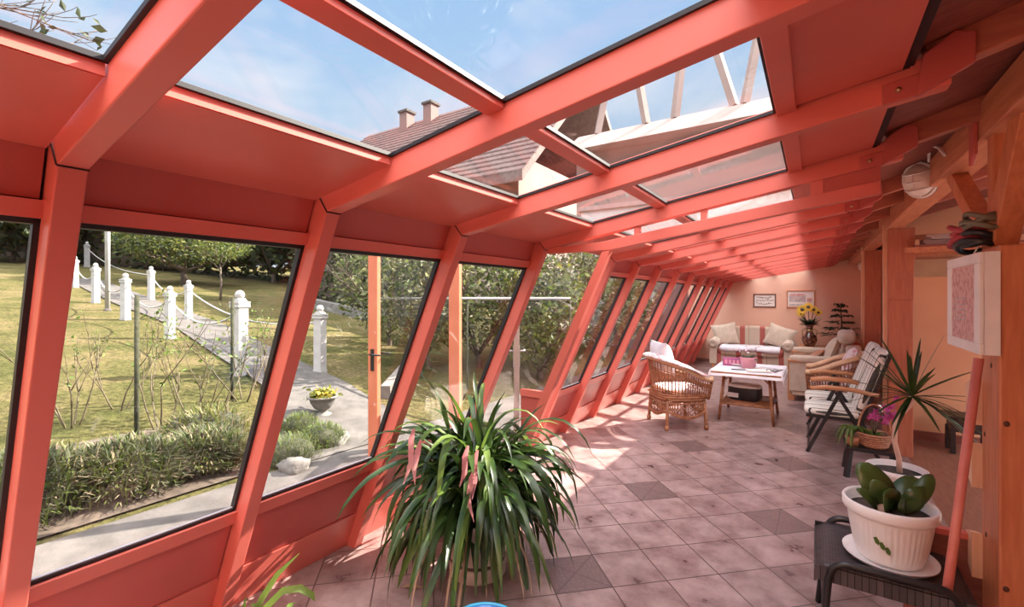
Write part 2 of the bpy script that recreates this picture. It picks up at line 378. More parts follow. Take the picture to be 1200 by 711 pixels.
# ------------------------------------------------------------------ geometry helpers
class MB:
    def __init__(s): s.v = []; s.f = []; s.mi = []; s.sm = []

    def add(s, vs, fs, mi=0, smooth=False):
        k = len(s.v); s.v += [tuple(q) for q in vs]
        for q in fs:
            s.f.append(tuple(i + k for i in q)); s.mi.append(mi); s.sm.append(smooth)
        return s

    def box(s, lo, hi, mi=0, M=None, bev=0.0):
        x0, y0, z0 = lo; x1, y1, z1 = hi
        vs = [Vector(q) for q in ((x0, y0, z0), (x1, y0, z0), (x1, y1, z0), (x0, y1, z0), (x0, y0, z1), (x1, y0, z1), (x1, y1, z1), (x0, y1, z1))]
        if M is not None: vs = [M @ q for q in vs]
        return s.add(vs, [(0, 3, 2, 1), (4, 5, 6, 7), (0, 1, 5, 4), (1, 2, 6, 5), (2, 3, 7, 6), (3, 0, 4, 7)], mi)

    def bar(s, p, q, w, h=None, mi=0, up=Vector((0, 0, 1))):
        """rectangular bar from p to q; w across, h along 'up'"""
        p = Vector(p); q = Vector(q); h = h or w
        d = (q - p).normalized()
        a = d.cross(up)
        if a.length < 1e-4: a = d.cross(Vector((0, 1, 0)))
        a.normalize(); c = a.cross(d).normalized()
        vs = []
        for e in (p, q):
            for i, j in ((-1, -1), (1, -1), (1, 1), (-1, 1)): vs.append(e + a * (i * w / 2) + c * (j * h / 2))
        return s.add(vs, [(0, 1, 2, 3), (7, 6, 5, 4), (0, 4, 5, 1), (1, 5, 6, 2), (2, 6, 7, 3), (3, 7, 4, 0)], mi)

    def prism(s, poly, a, b, axis='y', mi=0):
        """poly = 2-D outline extruded from a to b along the axis; y: (x,z), x: (y,z), z: (x,y)"""
        def P(u, v, t):
            return {'y': (u, t, v), 'x': (t, u, v), 'z': (u, v, t)}[axis]
        k = len(poly)
        vs = [P(u, v, a) for u, v in poly] + [P(u, v, b) for u, v in poly]
        fs = [tuple(range(k)), tuple(range(2 * k - 1, k - 1, -1))]
        fs += [(i, (i + 1) % k, (i + 1) % k + k, i + k)[::-1] for i in range(k)]
        return s.add(vs, fs, mi)

    def tube(s, pts, r, seg=8, mi=0, cap=True, closed=False):
        pts = [Vector(p) for p in pts]; m = len(pts)
        rs = r if isinstance(r, (list, tuple)) else [r] * m
        vs = []; prev = None
        for i, p in enumerate(pts):
            if closed: d = (pts[(i + 1) % m] - pts[i - 1])
            else: d = (pts[min(i + 1, m - 1)] - pts[max(i - 1, 0)])
            d.normalize()
            if prev is None:
                a = d.orthogonal().normalized()
            else:
                a = prev - d * prev.dot(d)
                if a.length < 1e-5: a = d.orthogonal()
                a.normalize()
            prev = a; c = d.cross(a)
            for k in range(seg):
                t = 2 * PI * k / seg
                vs.append(p + (a * math.cos(t) + c * math.sin(t)) * rs[i])
        fs = []
        for i in range(m if closed else m - 1):
            j = (i + 1) % m
            for k in range(seg):
                k2 = (k + 1) % seg
                fs.append((i * seg + k, i * seg + k2, j * seg + k2, j * seg + k))
        if cap and not closed:
            fs.append(tuple(range(seg - 1, -1, -1))); fs.append(tuple((m - 1) * seg + k for k in range(seg)))
        return s.add(vs, fs, mi, True)

    def lathe(s, prof, c=(0, 0, 0), seg=32, mi=0, M=None, rib=0.0, ribs=0, rz=(0, 0)):
        """prof: (radius, z) list around the vertical axis through c; optional flutes between z rz[0]..rz[1]"""
        c = Vector(c); vs = []; k = len(prof)
        for i, (r, z) in enumerate(prof):
            for j in range(seg):
                t = 2 * PI * j / seg
                rr_ = r
                if ribs and rz[0] <= z <= rz[1]: rr_ = r + rib * abs(math.sin(ribs * t / 2)) ** 0.7
                p = Vector((rr_ * math.cos(t), rr_ * math.sin(t), z))
                vs.append((M @ p if M is not None else p) + c)
        fs = []
        for i in range(k - 1):
            for j in range(seg):
                j2 = (j + 1) % seg
                fs.append((i * seg + j, i * seg + j2, (i + 1) * seg + j2, (i + 1) * seg + j))
        if prof[0][0] > 1e-4: fs.append(tuple(range(seg - 1, -1, -1)))
        if prof[-1][0] > 1e-4: fs.append(tuple((k - 1) * seg + j for j in range(seg)))
        return s.add(vs, fs, mi, True)

    def blob(s, c, rad, M=None, p=2.5, nu=20, nv=12, mi=0, pinch=0.0, wob=0.0, seed=0):
        """superellipsoid (p=2 sphere, larger = boxier)"""
        c = Vector(c); vs = []
        def sg(v, e): return math.copysign(abs(v) ** e, v)
        e = 2.0 / p
        for i in range(nv + 1):
            ph = -PI / 2 + PI * i / nv
            for j in range(nu):
                th = 2 * PI * j / nu
                q = Vector((sg(math.cos(ph), e) * sg(math.cos(th), e), sg(math.cos(ph), e) * sg(math.sin(th), e), sg(math.sin(ph), e)))
                if wob: q *= 1 + wob * noise.noise(q * 1.7 + Vector((seed, 0, 0)))
                q = Vector((q.x * rad[0], q.y * rad[1], q.z * rad[2]))
                vs.append((M @ q if M is not None else q) + c)
        fs = []
        for i in range(nv):
            for j in range(nu):
                j2 = (j + 1) % nu
                fs.append((i * nu + j, i * nu + j2, (i + 1) * nu + j2, (i + 1) * nu + j))
        return s.add(vs, fs, mi, True)

    def pillow(s, w, h, t, M, mi=0, nu=14):
        """square cushion with pinched corners, lying in its local XY plane"""
        vs = []
        for sgn in (1, -1):
            for i in range(nu + 1):
                for j in range(nu + 1):
                    u = 2 * i / nu - 1; v = 2 * j / nu - 1
                    k = (1 - abs(u) ** 2.6) * (1 - abs(v) ** 2.6)
                    x = u * w / 2 * (1 - 0.10 * (1 - v * v)); y = v * h / 2 * (1 - 0.10 * (1 - u * u))
                    vs.append(M @ Vector((x, y, sgn * t / 2 * max(k, 0) ** 0.55)))
        fs = []; q = nu + 1
        for b_, rev in ((0, False), (q * q, True)):
            for i in range(nu):
                for j in range(nu):
                    f = (b_ + i * q + j, b_ + (i + 1) * q + j, b_ + (i + 1) * q + j + 1, b_ + i * q + j + 1)
                    fs.append(f[::-1] if rev else f)
        return s.add(vs, fs, mi, True)

    def leaf(s, pts, ws, nrm=None, mi=0, fold=0.18):
        """strap leaf along pts with widths ws, slightly folded along its midrib"""
        pts = [Vector(p) for p in pts]; vs = []; m = len(pts)
        for i, p in enumerate(pts):
            d = (pts[min(i + 1, m - 1)] - pts[max(i - 1, 0)]).normalized()
            a = d.cross(nrm if nrm is not None else Vector((0, 0, 1)))
            if a.length < 1e-3: a = d.orthogonal()
            a.normalize(); up = a.cross(d)
            vs += [p - a * ws[i] / 2 + up * ws[i] * fold, p, p + a * ws[i] / 2 + up * ws[i] * fold]
        fs = []
        for i in range(m - 1):
            k = 3 * i
            fs += [(k, k + 1, k + 4, k + 3), (k + 1, k + 2, k + 5, k + 4)]
        return s.add(vs, fs, mi, True)

    def cards(s, pts, size, rnd, mi=0, mis=None):
        """small leaves: folded diamond quads at random orientation"""
        for p in pts:
            p = Vector(p)
            d = Vector((rnd.uniform(-1, 1), rnd.uniform(-1, 1), rnd.uniform(-0.8, 0.6)))
            if d.length < 0.1: d = Vector((1, 0, 0))
            d.normalize(); a = d.cross(Vector((rnd.uniform(-1, 1), rnd.uniform(-1, 1), rnd.uniform(0.2, 1)))).normalized()
            sz = size * rnd.uniform(0.6, 1.3)
            up = a.cross(d)
            vs = [p, p + d * sz * .45 - a * sz * .28 + up * sz * .08, p + d * sz, p + d * sz * .45 + a * sz * .28 + up * sz * .08]
            s.add(vs, [(0, 1, 2), (0, 2, 3)], mi if mis is None else rnd.choice(mis))
        return s

    def obj(s, name, mats, parent=None, smooth=None, bevel=0.0, loc=None):
        me = bpy.data.meshes.new(name)
        if loc is not None:
            lv = Vector(loc); s.v = [tuple(Vector(q) - lv) for q in s.v]
        me.from_pydata(s.v, [], s.f)
        ms = mats if isinstance(mats, (list, tuple)) else [mats]
        for m in ms: me.materials.append(m)
        me.polygons.foreach_set('material_index', s.mi)
        me.polygons.foreach_set('use_smooth', s.sm if smooth is None else [smooth] * len(s.f))
        me.update()
        ob = bpy.data.objects.new(name, me); COL.objects.link(ob)
        if loc is not None: ob.location = loc
        if parent: ob.parent = parent
        if bevel:
            bm_ = ob.modifiers.new('bevel', 'BEVEL'); bm_.width = bevel; bm_.segments = 2; bm_.limit_method = 'ANGLE'; bm_.angle_limit = 0.6
        return ob


def tag(ob, label, cat=None, group=None, kind=None):
    if label: ob['label'] = label
    if cat: ob['category'] = cat
    if group: ob['group'] = group
    if kind: ob['kind'] = kind
    return ob


def thing(name, label, cat, loc=(0, 0, 0), rz=0.0, group=None):
    ob = bpy.data.objects.new(name, None); COL.objects.link(ob)
    ob.empty_display_size = 0.05
    ob.location = loc; ob.rotation_euler = (0, 0, rz)
    return tag(ob, label, cat, group)


def struct(ob): ob['kind'] = 'structure'; return ob


def sgroup(name):
    ob = bpy.data.objects.new(name, None); COL.objects.link(ob); ob['kind'] = 'structure'; ob.empty_display_size = 0.05
    return ob


def dup(root, loc, rz, label=None, group=None):
    rt = root.copy(); COL.objects.link(rt); rt.location = loc; rt.rotation_euler = (0, 0, rz)
    if label: rt['label'] = label
    if group: rt['group'] = group
    for ch in list(root.children):
        c = ch.copy(); COL.objects.link(c); c.parent = rt
        for gch in ch.children:
            d = gch.copy(); COL.objects.link(d); d.parent = c
    return rt


def ray(x, y): return Fv + Rv * ((x - 600) / FPX) + Uv * ((347.64 - y) / FPX)
def at(x, y, d): return Vector((0, 0, CAM_H)) + ray(x, y) * d
def rot(ax, a): return Matrix.Rotation(a, 4, ax)
def tr(*p): return Matrix.Translation(Vector(p))


# ------------------------------------------------------------------ the setting: glasshouse shell
LK, LX0 = 0.4576, -2.521


def lean(z, o=0.0): return LX0 + LK * z - o           # x of the leaning wall's inner plane, o = horizontal offset outwards
def rz_(x, o=0.0): return 2.253 + 0.165 * x + o       # z of the roof's inner plane


W = 0.062
YS = [-1.38, -0.50, 0.338, 1.113, 1.940, 2.868, 4.227, 4.99, 5.85, 6.81, 7.76, 8.62, 9.48, 10.35, 11.2, 12.0]
Y_END = 12.5
KN = (-1.612, 1.987)
XB0, XB1 = -0.055, 0.235            # purlin next to the opaque boards, end of the boards

floor = MB()
floor.box((-2.66, -2.6, -0.12), (0.80, Y_END + 0.1, 0.0))
struct(floor.obj('floor', FLOORM))
fl2 = MB(); fl2.box((0.80, -2.6, -0.12), (3.1, 7.2, -0.012))
fb_ = struct(fl2.obj('floor', mat('dark_plank_floor', (0.20, 0.075, 0.05), 0.45, (0.28, 0.11, 0.07), 5, stretch=(8, 1, 1))))

wall_left = sgroup('wall_left')
ceiling = sgroup('ceiling')
D = 0.11                             # depth of the leaning members
for y in YS:
    m = MB()
    m.prism([(KN[0], KN[1]), (lean(0), 0.0), (lean(0, D + .03), 0.0), (lean(2.073, D), 2.073)][::-1], y, y + W)
    m.obj('mullion', RED, wall_left, bevel=0.004)
    rf = MB()
    rf.prism([(KN[0], KN[1]), (KN[0] - .07, 2.073 + .012), (XB1 + .12, rz_(XB1 + .12, .11)), (XB1 + .12, rz_(XB1 + .12))], y, y + W)
    rf.obj('rafter', RED, ceiling, bevel=0.004)
    mi_ = MB()                       # dark mitre joint between mullion and rafter
    mi_.bar((KN[0] + .0015, y - .0015, KN[1] - .001), (KN[0] - .07, y - .0015, 2.077), .003, .004)
    mi_.bar((KN[0] + .001, y - .001, KN[1] - .002), (KN[0] + .001, y + W + .001, KN[1] - .002), .004, .004)
    mi_.obj('mitre_joint', GROOVE, ceiling)

OR = 0.075                           # rails sit back from the mullion faces
nwin = 0
ybays = [(YS[i] + W, YS[i + 1]) for i in range(len(YS) - 1)] + [(YS[-1] + W, Y_END)]


def slab(z0, z1, o0, o1, y0, y1, mb=None):
    """slab lying in the leaning plane between heights z0..z1 and offsets o0..o1"""
    mb = mb or MB()
    mb.prism([(lean(z0, o0), z0), (lean(z0, o1), z0), (lean(z1, o1), z1), (lean(z1, o0), z1)], y0, y1)
    return mb


for k, (a, c) in enumerate(ybays):
    door_bay = abs(a - 2.93) < 0.05
    if not door_bay:
        slab(0.0, 0.245, OR, OR + .07, a, c).obj('base_rail', RED, wall_left)
        slab(0.245, 0.56, OR + .035, OR + .05, a - .02, c + .02).obj('panel_groove', GROOVE, wall_left)
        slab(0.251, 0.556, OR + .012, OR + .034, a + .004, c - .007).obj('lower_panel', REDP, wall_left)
        slab(0.556, 0.622, OR - .005, OR + .07, a, c).obj('sill_rail', RED, wall_left)
    if not door_bay:
        slab(1.862, 1.908, OR, OR + .07, a, c).obj('top_rail', RED, wall_left)
        slab(1.908, 2.11, OR + .045, OR + .06, a - .02, c + .02).obj('panel_groove', GROOVE, wall_left)
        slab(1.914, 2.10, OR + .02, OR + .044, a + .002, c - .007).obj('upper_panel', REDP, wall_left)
    # soffit and its sunlit edge strip
    sf = MB()
    xs0, xs1 = lean(2.05, OR + .02), -1.245
    sf.prism([(xs0, rz_(xs0, .062)), (xs0, rz_(xs0, .085)), (xs1, rz_(xs1, .085)), (xs1, rz_(xs1, .062))][::-1], a, c - .006)
    sf.obj('eave_soffit', RED, ceiling)
    es = MB(); es.prism([(xs1 - .012, rz_(xs1, .064)), (xs1 - .012, rz_(xs1, .097)), (xs1 + .004, rz_(xs1, .097)), (xs1 + .004, rz_(xs1, .064))][::-1], a, c - .004)
    es.obj('eave_strip', RED, ceiling)
    # leaning window: gasket frame, bead, pane
    nwin += 1
    z0, z1 = (0.0, 2.06) if door_bay else (0.622, 1.862)
    og = OR + .028
    wroot = sgroup('window_%d' % nwin)
    g_ = MB(); t_ = .012
    slab(z0, z0 + .014, og - .012, og + .018, a, c, g_); slab(z1 - .014, z1, og - .012, og + .018, a, c, g_)
    slab(z0, z1, og - .012, og + .018, a, a + .010, g_); slab(z0, z1, og - .012, og + .018, c - .014, c, g_)
    g_.obj('window_gasket', BLACK, wroot)
    s_ = MB(); slab(z0 + .014, z0 + .021, og - .006, og + .012, a + .01, c - .014, s_)
    s_.obj('window_bead', SILVER, wroot)
    slab(z0, z1, og, og + .006, a, c).obj('window_pane', GLASS, wroot)

# roof glazing, purlins and boards
XP1 = (-0.82, -0.762)
for k, (a, c) in enumerate(ybays):
    for (xa, xb, nm) in ((XP1[0], XP1[1], 'purlin'), (XB0 - .062, XB0, 'purlin')):
        p_ = MB(); p_.prism([(xa, rz_(xa, .074)), (xa, rz_(xa, .110)), (xb, rz_(xb, .110)), (xb, rz_(xb, .074))], a, c)
        p_.obj(nm, RED, ceiling, bevel=0.003)
    for (xa, xb) in ((-1.241, XP1[0]), (XP1[1], XB0 - .062)):
        nwin += 1
        wroot = sgroup('window_%d' % nwin)

        def rs(x0, x1, o0, o1, y0, y1, mb):
            mb.prism([(x0, rz_(x0, o0)), (x0, rz_(x0, o1)), (x1, rz_(x1, o1)), (x1, rz_(x1, o0))], y0, y1)
        g_ = MB(); t_ = .010
        for (p0, p1, q0, q1) in ((xa, xa + t_, a, c), (xb - t_, xb, a, c), (xa, xb, a, a + t_), (xa, xb, c - t_, c)):
            rs(p0, p1, .090, .102, q0, q1, g_)
        g_.obj('window_gasket', BLACK if a < 4.0 else RED, wroot)
        q_ = MB(); rs(xa, xb, .100, .106, a, c, q_)
        q_.obj('window_pane', GLASS, wroot)
    b_ = MB(); b_.prism([(XB0, rz_(XB0, .088)), (XB0, rz_(XB0, .115)), (XB1, rz_(XB1, .115)), (XB1, rz_(XB1, .088))], a, c - .013)
    b_.obj('ceiling_panel', REDB, ceiling)
    g_ = MB(); g_.prism([(XB0, rz_(XB0, .094)), (XB0, rz_(XB0, .12)), (XB1 + .02, rz_(XB1, .12)), (XB1 + .02, rz_(XB1, .094))], c - .013, c)
    g_.obj('panel_groove', GROOVE, ceiling)
# timber roof behind the boards: rafters, brackets, dark boarding
RS2 = 0.30


def rt_(x): return rz_(XB1 + .05, .03) + RS2 * (x - XB1 - .05)


for i, y in enumerate(YS):
    w_ = MB()
    xa, xb = XB1 + .06, 1.55
    w_.prism([(xa, rt_(xa) + .02), (xa, rt_(xa) + .125), (xb, rt_(xb) + .125), (xb, rt_(xb))], y + .004, y + W + .006)
    w_.obj('timber_rafter', TIMBERR, ceiling, bevel=0.005)
    br_ = MB()                       # red joint bracket: plate on the metal rafter and block on the timber
    br_.prism([(.185, rz_(.185, -.006)), (.185, rz_(.185, .062)), (.29, rz_(.29, .062)), (.29, rz_(.29, -.006))], y - .012, y + .004)
    br_.prism([(.27, rz_(.27, -.012)), (.285, rz_(.285, .115)), (.36, rz_(.36, .155)), (.405, rz_(.405, .13)), (.405, rz_(.405, .04))], y - .02, y + .006)
    bk = br_.obj('joint_bracket', REDP, ceiling, bevel=0.004)
    bo = MB(); bo.lathe([(.0, .012), (.006, .010), (.009, .004), (.009, 0)], (0, 0, 0), 10, M=rot('X', PI / 2))
    bo.v = [(v[0] + .225, v[1] + y - .012, v[2] + rz_(.225, .028)) for v in bo.v]
    bo.obj('bolt', BRASS, bk)
bd = MB()
bd.prism([(XB1 + .015, rt_(XB1 + .015) + .115), (XB1 + .015, rt_(XB1 + .015) + .15), (1.6, rt_(1.6) + .16), (1.6, rt_(1.6) + .125)], -2.6, Y_END)
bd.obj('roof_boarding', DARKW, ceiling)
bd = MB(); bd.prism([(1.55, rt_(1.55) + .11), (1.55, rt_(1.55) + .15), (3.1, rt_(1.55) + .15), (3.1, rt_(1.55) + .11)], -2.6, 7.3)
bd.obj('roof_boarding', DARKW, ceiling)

bd = MB(); bd.box((XB1 - .005, -2.6, rz_(XB1, .10)), (XB1 + .03, Y_END, rt_(XB1 + .03) + .15)); bd.obj('ridge_filler', GROOVE, ceiling)

# partition frame between the two glazed sections (in the plane of one mullion)
part = struct(sgroup('wall_middle'))
PY = YS[5]
pf = MB()
XT0, XT1 = -1.205, -1.135            # inner post of the side light
pf.prism([(XT0 + .02, 1.945), (XT0 - .87, 0.0), (XT1 - .87 + .01, 0.0), (XT1 + .01, 1.955)], PY + .005, PY + .06)
pf.obj('side_post', RED, part, bevel=0.003)
pf = MB(); pf.prism([(-1.60, 1.957), (-1.59, 2.000), (-1.207, 2.012), (.27, 2.222), (.27, 2.157), (-1.13, 1.957)], PY + .008, PY + .058)
pf.obj('transom_beam', RED, part, bevel=0.003)
for x in (-.965, -.565, -.02):
    w_ = .055 if x > -.1 else .035
    pf = MB(); pf.prism([(x, 1.99 + .143 * (x + 1.0)), (x, rz_(x, .01)), (x + w_, rz_(x + w_, .01)), (x + w_, 1.99 + .143 * (x + 1.0))], PY + .012, PY + .05)
    pf.obj('transom_mullion', RED, part)
pf = MB(); pf.prism([(.03, 2.16), (.03, rz_(.03)), (.27, rz_(.27)), (.27, 2.19)], PY + .02, PY + .045)
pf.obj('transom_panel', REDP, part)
pf = MB(); pf.prism([(-1.83, .915), (-1.83, .965), (-1.61, .965), (-1.63, .915)], PY + .015, PY + .05); pf.obj('side_rail', RED, part)
pf = MB(); pf.prism([(-1.83, .50), (-1.83, .92), (-1.63, .92)][::-1], PY + .025, PY + .04); pf.obj('side_panel', REDP, part)
nwin += 1
wroot = sgroup('window_%d' % nwin)
q_ = MB(); q_.prism([(lean(.02), .02), (-1.60, 1.957), (-1.185, 1.957), (-2.04, .02)][::-1], PY + .028, PY + .034); q_.obj('window_pane', GLASS, wroot)
nwin += 1
wroot = sgroup('window_%d' % nwin)
q_ = MB(); q_.prism([(-1.25, 2.0), (-1.25, rz_(-1.25)), (0.0, rz_(0.0)), (0.0, 2.17)], PY + .028, PY + .034); q_.obj('window_pane', GLASS, wroot)

# solid walls
wb = MB(); wb.box((-2.75, Y_END, -.1), (.9, Y_END + .2, 3.1))
struct(wb.obj('wall_end', PEACH))
wr = MB(); wr.box((.86, 7.12, -.05), (1.02, Y_END + .1, 2.75))
struct(wr.obj('wall_right', ORANGE))
wa = MB(); wa.box((.86, 7.10, -.1), (3.1, 7.25, 3.4))
struct(wa.obj('wall_alcove', ORANGE))
wa = MB(); wa.box((3.05, -2.6, -.1), (3.2, 2.6, 3.4)); struct(wa.obj('wall_house', ORANGE))
wa = MB(); wa.box((-2.9, -2.75, -.1), (3.2, -2.6, 3.4)); struct(wa.obj('wall_back', PEACH))
bb = MB(); bb.box((.88, 7.06, -.01), (3.05, 7.10, .09)); struct(bb.obj('baseboard_alcove', DARKW))
bb = MB(); bb.box((-2.55, Y_END - .02, 0), (.86, Y_END, .08)); struct(bb.obj('baseboard_end', mat('tile_skirting', (.35, .2, .16), .5)))

# ------------------------------------------------------------------ outside: ground, paths
def ground(x, y):
    u = max(0.0, -x - 2.75)
    g = 0.105 * u * min(1.0, u / 3.2)
    k = min(1.0, max(0.0, (u - 1.8) / 2))
    g += 0.03 * k * noise.noise(Vector((x * .35, y * .35, 0))) * min(1.0, u / 4)
    return g - 0.03


def hit(px, py):
    """point of the ground seen at a photo pixel"""
    d = 2.0
    while d < 60:
        p = at(px, py, d)
        if p.x < -2.7 and p.z < ground(p.x, p.y): return p
        d += 0.02
    return p


gm = MB()
NX, NY = 90, 90
xs = [-2.75 - 47 * (i / NX) ** 1.7 for i in range(NX + 1)]
ys = [-14 + 60 * j / NY for j in range(NY + 1)]
gm.add([(x, y, ground(x, y)) for x in xs for y in ys],
       [(i * (NY + 1) + j, i * (NY + 1) + j + 1, (i + 1) * (NY + 1) + j + 1, (i + 1) * (NY + 1) + j) for i in range(NX) for j in range(NY)], 0, True)
struct(gm.obj('ground', LAWN))
gm = MB(); gm.box((-2.75, 12.6, -.3), (40, 60, -.05)); struct(gm.obj('ground', LAWN))


def strip(name, m, outline, lift=.015, n=14):
    """paving that follows the ground: outline = two matching edges"""
    a, b_ = outline
    mb = MB(); k = len(a); vs = []; fs = []
    for i in range(k):
        for j in range(n + 1):
            p = Vector(a[i]).lerp(Vector(b_[i]), j / n)
            vs.append((p.x, p.y, ground(p.x, p.y) + lift))
    for i in range(k - 1):
        for j in range(n):
            fs.append((i * (n + 1) + j, i * (n + 1) + j + 1, (i + 1) * (n + 1) + j + 1, (i + 1) * (n + 1) + j))
    mb.add(vs, fs, 0, True)
    return struct(mb.obj(name, m))


def dens(pts, k=8):
    out = []
    for i in range(len(pts) - 1):
        for j in range(k): out.append(Vector(pts[i]).lerp(Vector(pts[i + 1]), j / k))
    return out + [Vector(pts[-1])]


strip('path', CONC, (dens([(-2.72, -3, 0), (-2.72, 12, 0)], 30), dens([(-4.22, -3, 0), (-4.0, 12, 0)], 30)), .02)
strip('path', CONC, (dens([(-4.1, 2.5, 0), (-4.9, 2.75, 0), (-6.6, 3.5, 0), (-12, 4.45, 0), (-17, 4.75, 0), (-26, 5.6, 0)]),
                     dens([(-4.0, 4.1, 0), (-4.9, 4.3, 0), (-7.0, 4.65, 0), (-12, 5.5, 0), (-17, 5.9, 0), (-26, 6.8, 0)])), .03)
strip('flower_bed', SOIL, (dens([(-4.25, -2.5, 0), (-4.25, 2.35, 0)], 12), dens([(-5.9, -2.5, 0), (-5.7, 2.75, 0)], 12)), .022)
kb = MB()
for i in range(9):
    p = Vector((-5.2, 4.55, 0)).lerp(Vector((-6.6, 6.6, 0)), i / 8); q = Vector((-5.2, 4.55, 0)).lerp(Vector((-6.6, 6.6, 0)), (i + 1) / 8)
    p.z = ground(p.x, p.y) + .06; q.z = ground(q.x, q.y) + .06
    kb.bar(p, q, .14, .26)
struct(kb.obj('kerb', STONE))

# white fence posts with rope chains
POSTPX = [(281, 340, 440, 'white ball-topped post nearest the window, on the left of the path'),
          (199, 335, 397, 'second white ball-topped post on the left of the path'),
          (147, 320, 375, 'third white ball-topped post on the left of the path, beside the flagpole'),
          (112, 308, 355, 'fourth white ball-topped post on the left of the path'),
          (88, 300, 337, 'last white ball-topped post on the left of the path'),
          (375, 357, 437, 'white ball-topped post nearest the house on the right of the path, behind the urn'),
          (221, 328, 375, 'second white ball-topped post on the right of the path, below the spreading tree'),
          (177, 312, 352, 'third white ball-topped post on the right of the path'),
          (102, 283, 313, 'white ball-topped post farthest up the garden path')]


def fence_post(p, h, label):
    t = thing('fence_post', label, 'post', p, R.uniform(.1, .4), 'white posts along the garden path')
    w = h * .125
    m = MB(); m.box((-w / 2, -w / 2, -.1), (w / 2, w / 2, h * .84))
    m.box((-w * .62, -w * .62, h * .80), (w * .62, w * .62, h * .835)); m.box((-w * .62, -w * .62, h * .845), (w * .62, w * .62, h * .868))
    m.prism([(-w * .55, h * .868), (w * .55, h * .868), (w * .2, h * .905), (-w * .2, h * .905)], -w * .4, w * .4)
    m.box((-w * .56, -w * .56, 0), (w * .56, w * .56, h * .05))
    m.obj('shaft', POSTW, t)
    b_ = MB(); b_.blob((0, 0, h * .945), (w * .42, w * .42, h * .055), p=2, nu=14, nv=9); b_.obj('ball_finial', POSTW, t)
    return t


PP = []
for px, pt, pb, lab in POSTPX:
    p = hit(px, pb)
    d = (p - Vector((0, 0, CAM_H))).dot(Fv)
    h = (pb - pt) / FPX * d
    fence_post(p, h, lab); PP.append((p, h))
for i, j, lab in ((0, 1, 'slack white rope from the nearest left path post to the second'), (1, 2, 'slack white rope between the second and third left path posts'),
                  (2, 3, 'slack white rope between the third and fourth left path posts'), (3, 4, 'slack white rope between the fourth and last left path posts'),
                  (5, 6, 'long white rope from the post behind the urn up to the post below the tree'), (6, 7, 'slack white rope between the second and third right path posts'),
                  (7, 8, 'slack white rope up to the farthest path post')):
    a, b_ = PP[i][0] + Vector((0, 0, PP[i][1] * .75)), PP[j][0] + Vector((0, 0, PP[j][1] * .75))
    m = MB(); m.tube([a.lerp(b_, k / 14) - Vector((0, 0, .32 * 4 * (k / 14) * (1 - k / 14))) for k in range(15)], .016, 6)
    tag(m.obj('rope', POSTW), lab, 'rope', 'ropes between the white posts')

p = hit(126, 364); d = (p - Vector((0, 0, CAM_H))).dot(Fv)
fp = thing('flagpole', 'thin white metal flagpole standing on the lawn beside the path', 'flagpole', p)
m = MB(); m.tube([(0, 0, -.2), (0, 0, 5.2)], .055, 10); m.obj('pole', POSTW, fp)
m = MB(); m.lathe([(.09, -.05), (.09, .03), (.06, .05), (.0, .05)], seg=12); m.obj('base', CONC, fp)


# ------------------------------------------------------------------ outside: trees and shrubs
def branchy(mb, p, d, ln, r, depth, rnd, tips, spread=.6, up=.15, kids=(2, 3)):
    pts = [Vector(p)]; dd = Vector(d).normalized()
    for i in range(4):
        dd = (dd + Vector((rnd.uniform(-1, 1), rnd.uniform(-1, 1), rnd.uniform(-.6, 1))) * .13 + Vector((0, 0, up * .15))).normalized()
        pts.append(pts[-1] + dd * ln / 4)
    mb.tube(pts, [r * (1 - .11 * i) for i in range(5)], 6)
    if depth == 0: tips.append(pts[-1]); tips.append(pts[2]); return
    for k in range(rnd.randint(*kids)):
        q = pts[rnd.choice((2, 3, 4, 4))]
        nd = (dd + Vector((rnd.uniform(-1, 1), rnd.uniform(-1, 1), rnd.uniform(-.5, .8))) * spread).normalized()
        branchy(mb, q, nd, ln * rnd.uniform(.6, .8), r * .58, depth - 1, rnd, tips, spread, up, kids)
    tips.append(pts[-1])


def tree(name, label, p, h, crown, trunk_h, nleaf, size, mats, group=None, rnd=None, lean_=(0, 0), r=.09, cat='tree', flat=1.0):
    """trunk, branches and a leafy crown of many small leaves; crown = (rx, ry, rz)"""
    rnd = rnd or R
    t = thing(name, label, cat, p, 0, group)
    tips = []; m = MB()
    top = Vector((lean_[0], lean_[1], trunk_h))
    m.tube([(0, 0, -.2), top * .5 + Vector((.03, .02, 0)), top], [r * 1.25, r, r * .8], 9)
    for k in range(5):
        a = 2 * PI * k / 5 + rnd.uniform(-.3, .3)
        branchy(m, top - Vector((0, 0, rnd.uniform(0, .2) * trunk_h)), (math.cos(a) * crown[0], math.sin(a) * crown[1], .55 * (h - trunk_h) + .2), (h - trunk_h) * .46, r * .55, 2, rnd, tips)
    m.obj('trunk', BARK, t)
    f = MB(); cz = trunk_h + (h - trunk_h) * .55
    pts = []
    for k in range(nleaf):
        while True:
            q = Vector((rnd.uniform(-1, 1), rnd.uniform(-1, 1), rnd.uniform(-1, 1)))
            if .28 < q.length < 1 and noise.noise(q * 2.4 + Vector(p)) > -.22: break
        pts.append(Vector((q.x * crown[0] + lean_[0], q.y * crown[1] + lean_[1], cz + q.z * crown[2])))
    f.cards(pts, size, rnd, mis=list(range(len(mats))))
    f.obj('foliage', mats, t)
    return t


def gp(px, d):
    q = at(px, 347, d); return Vector((q.x, q.y, ground(q.x, q.y)))


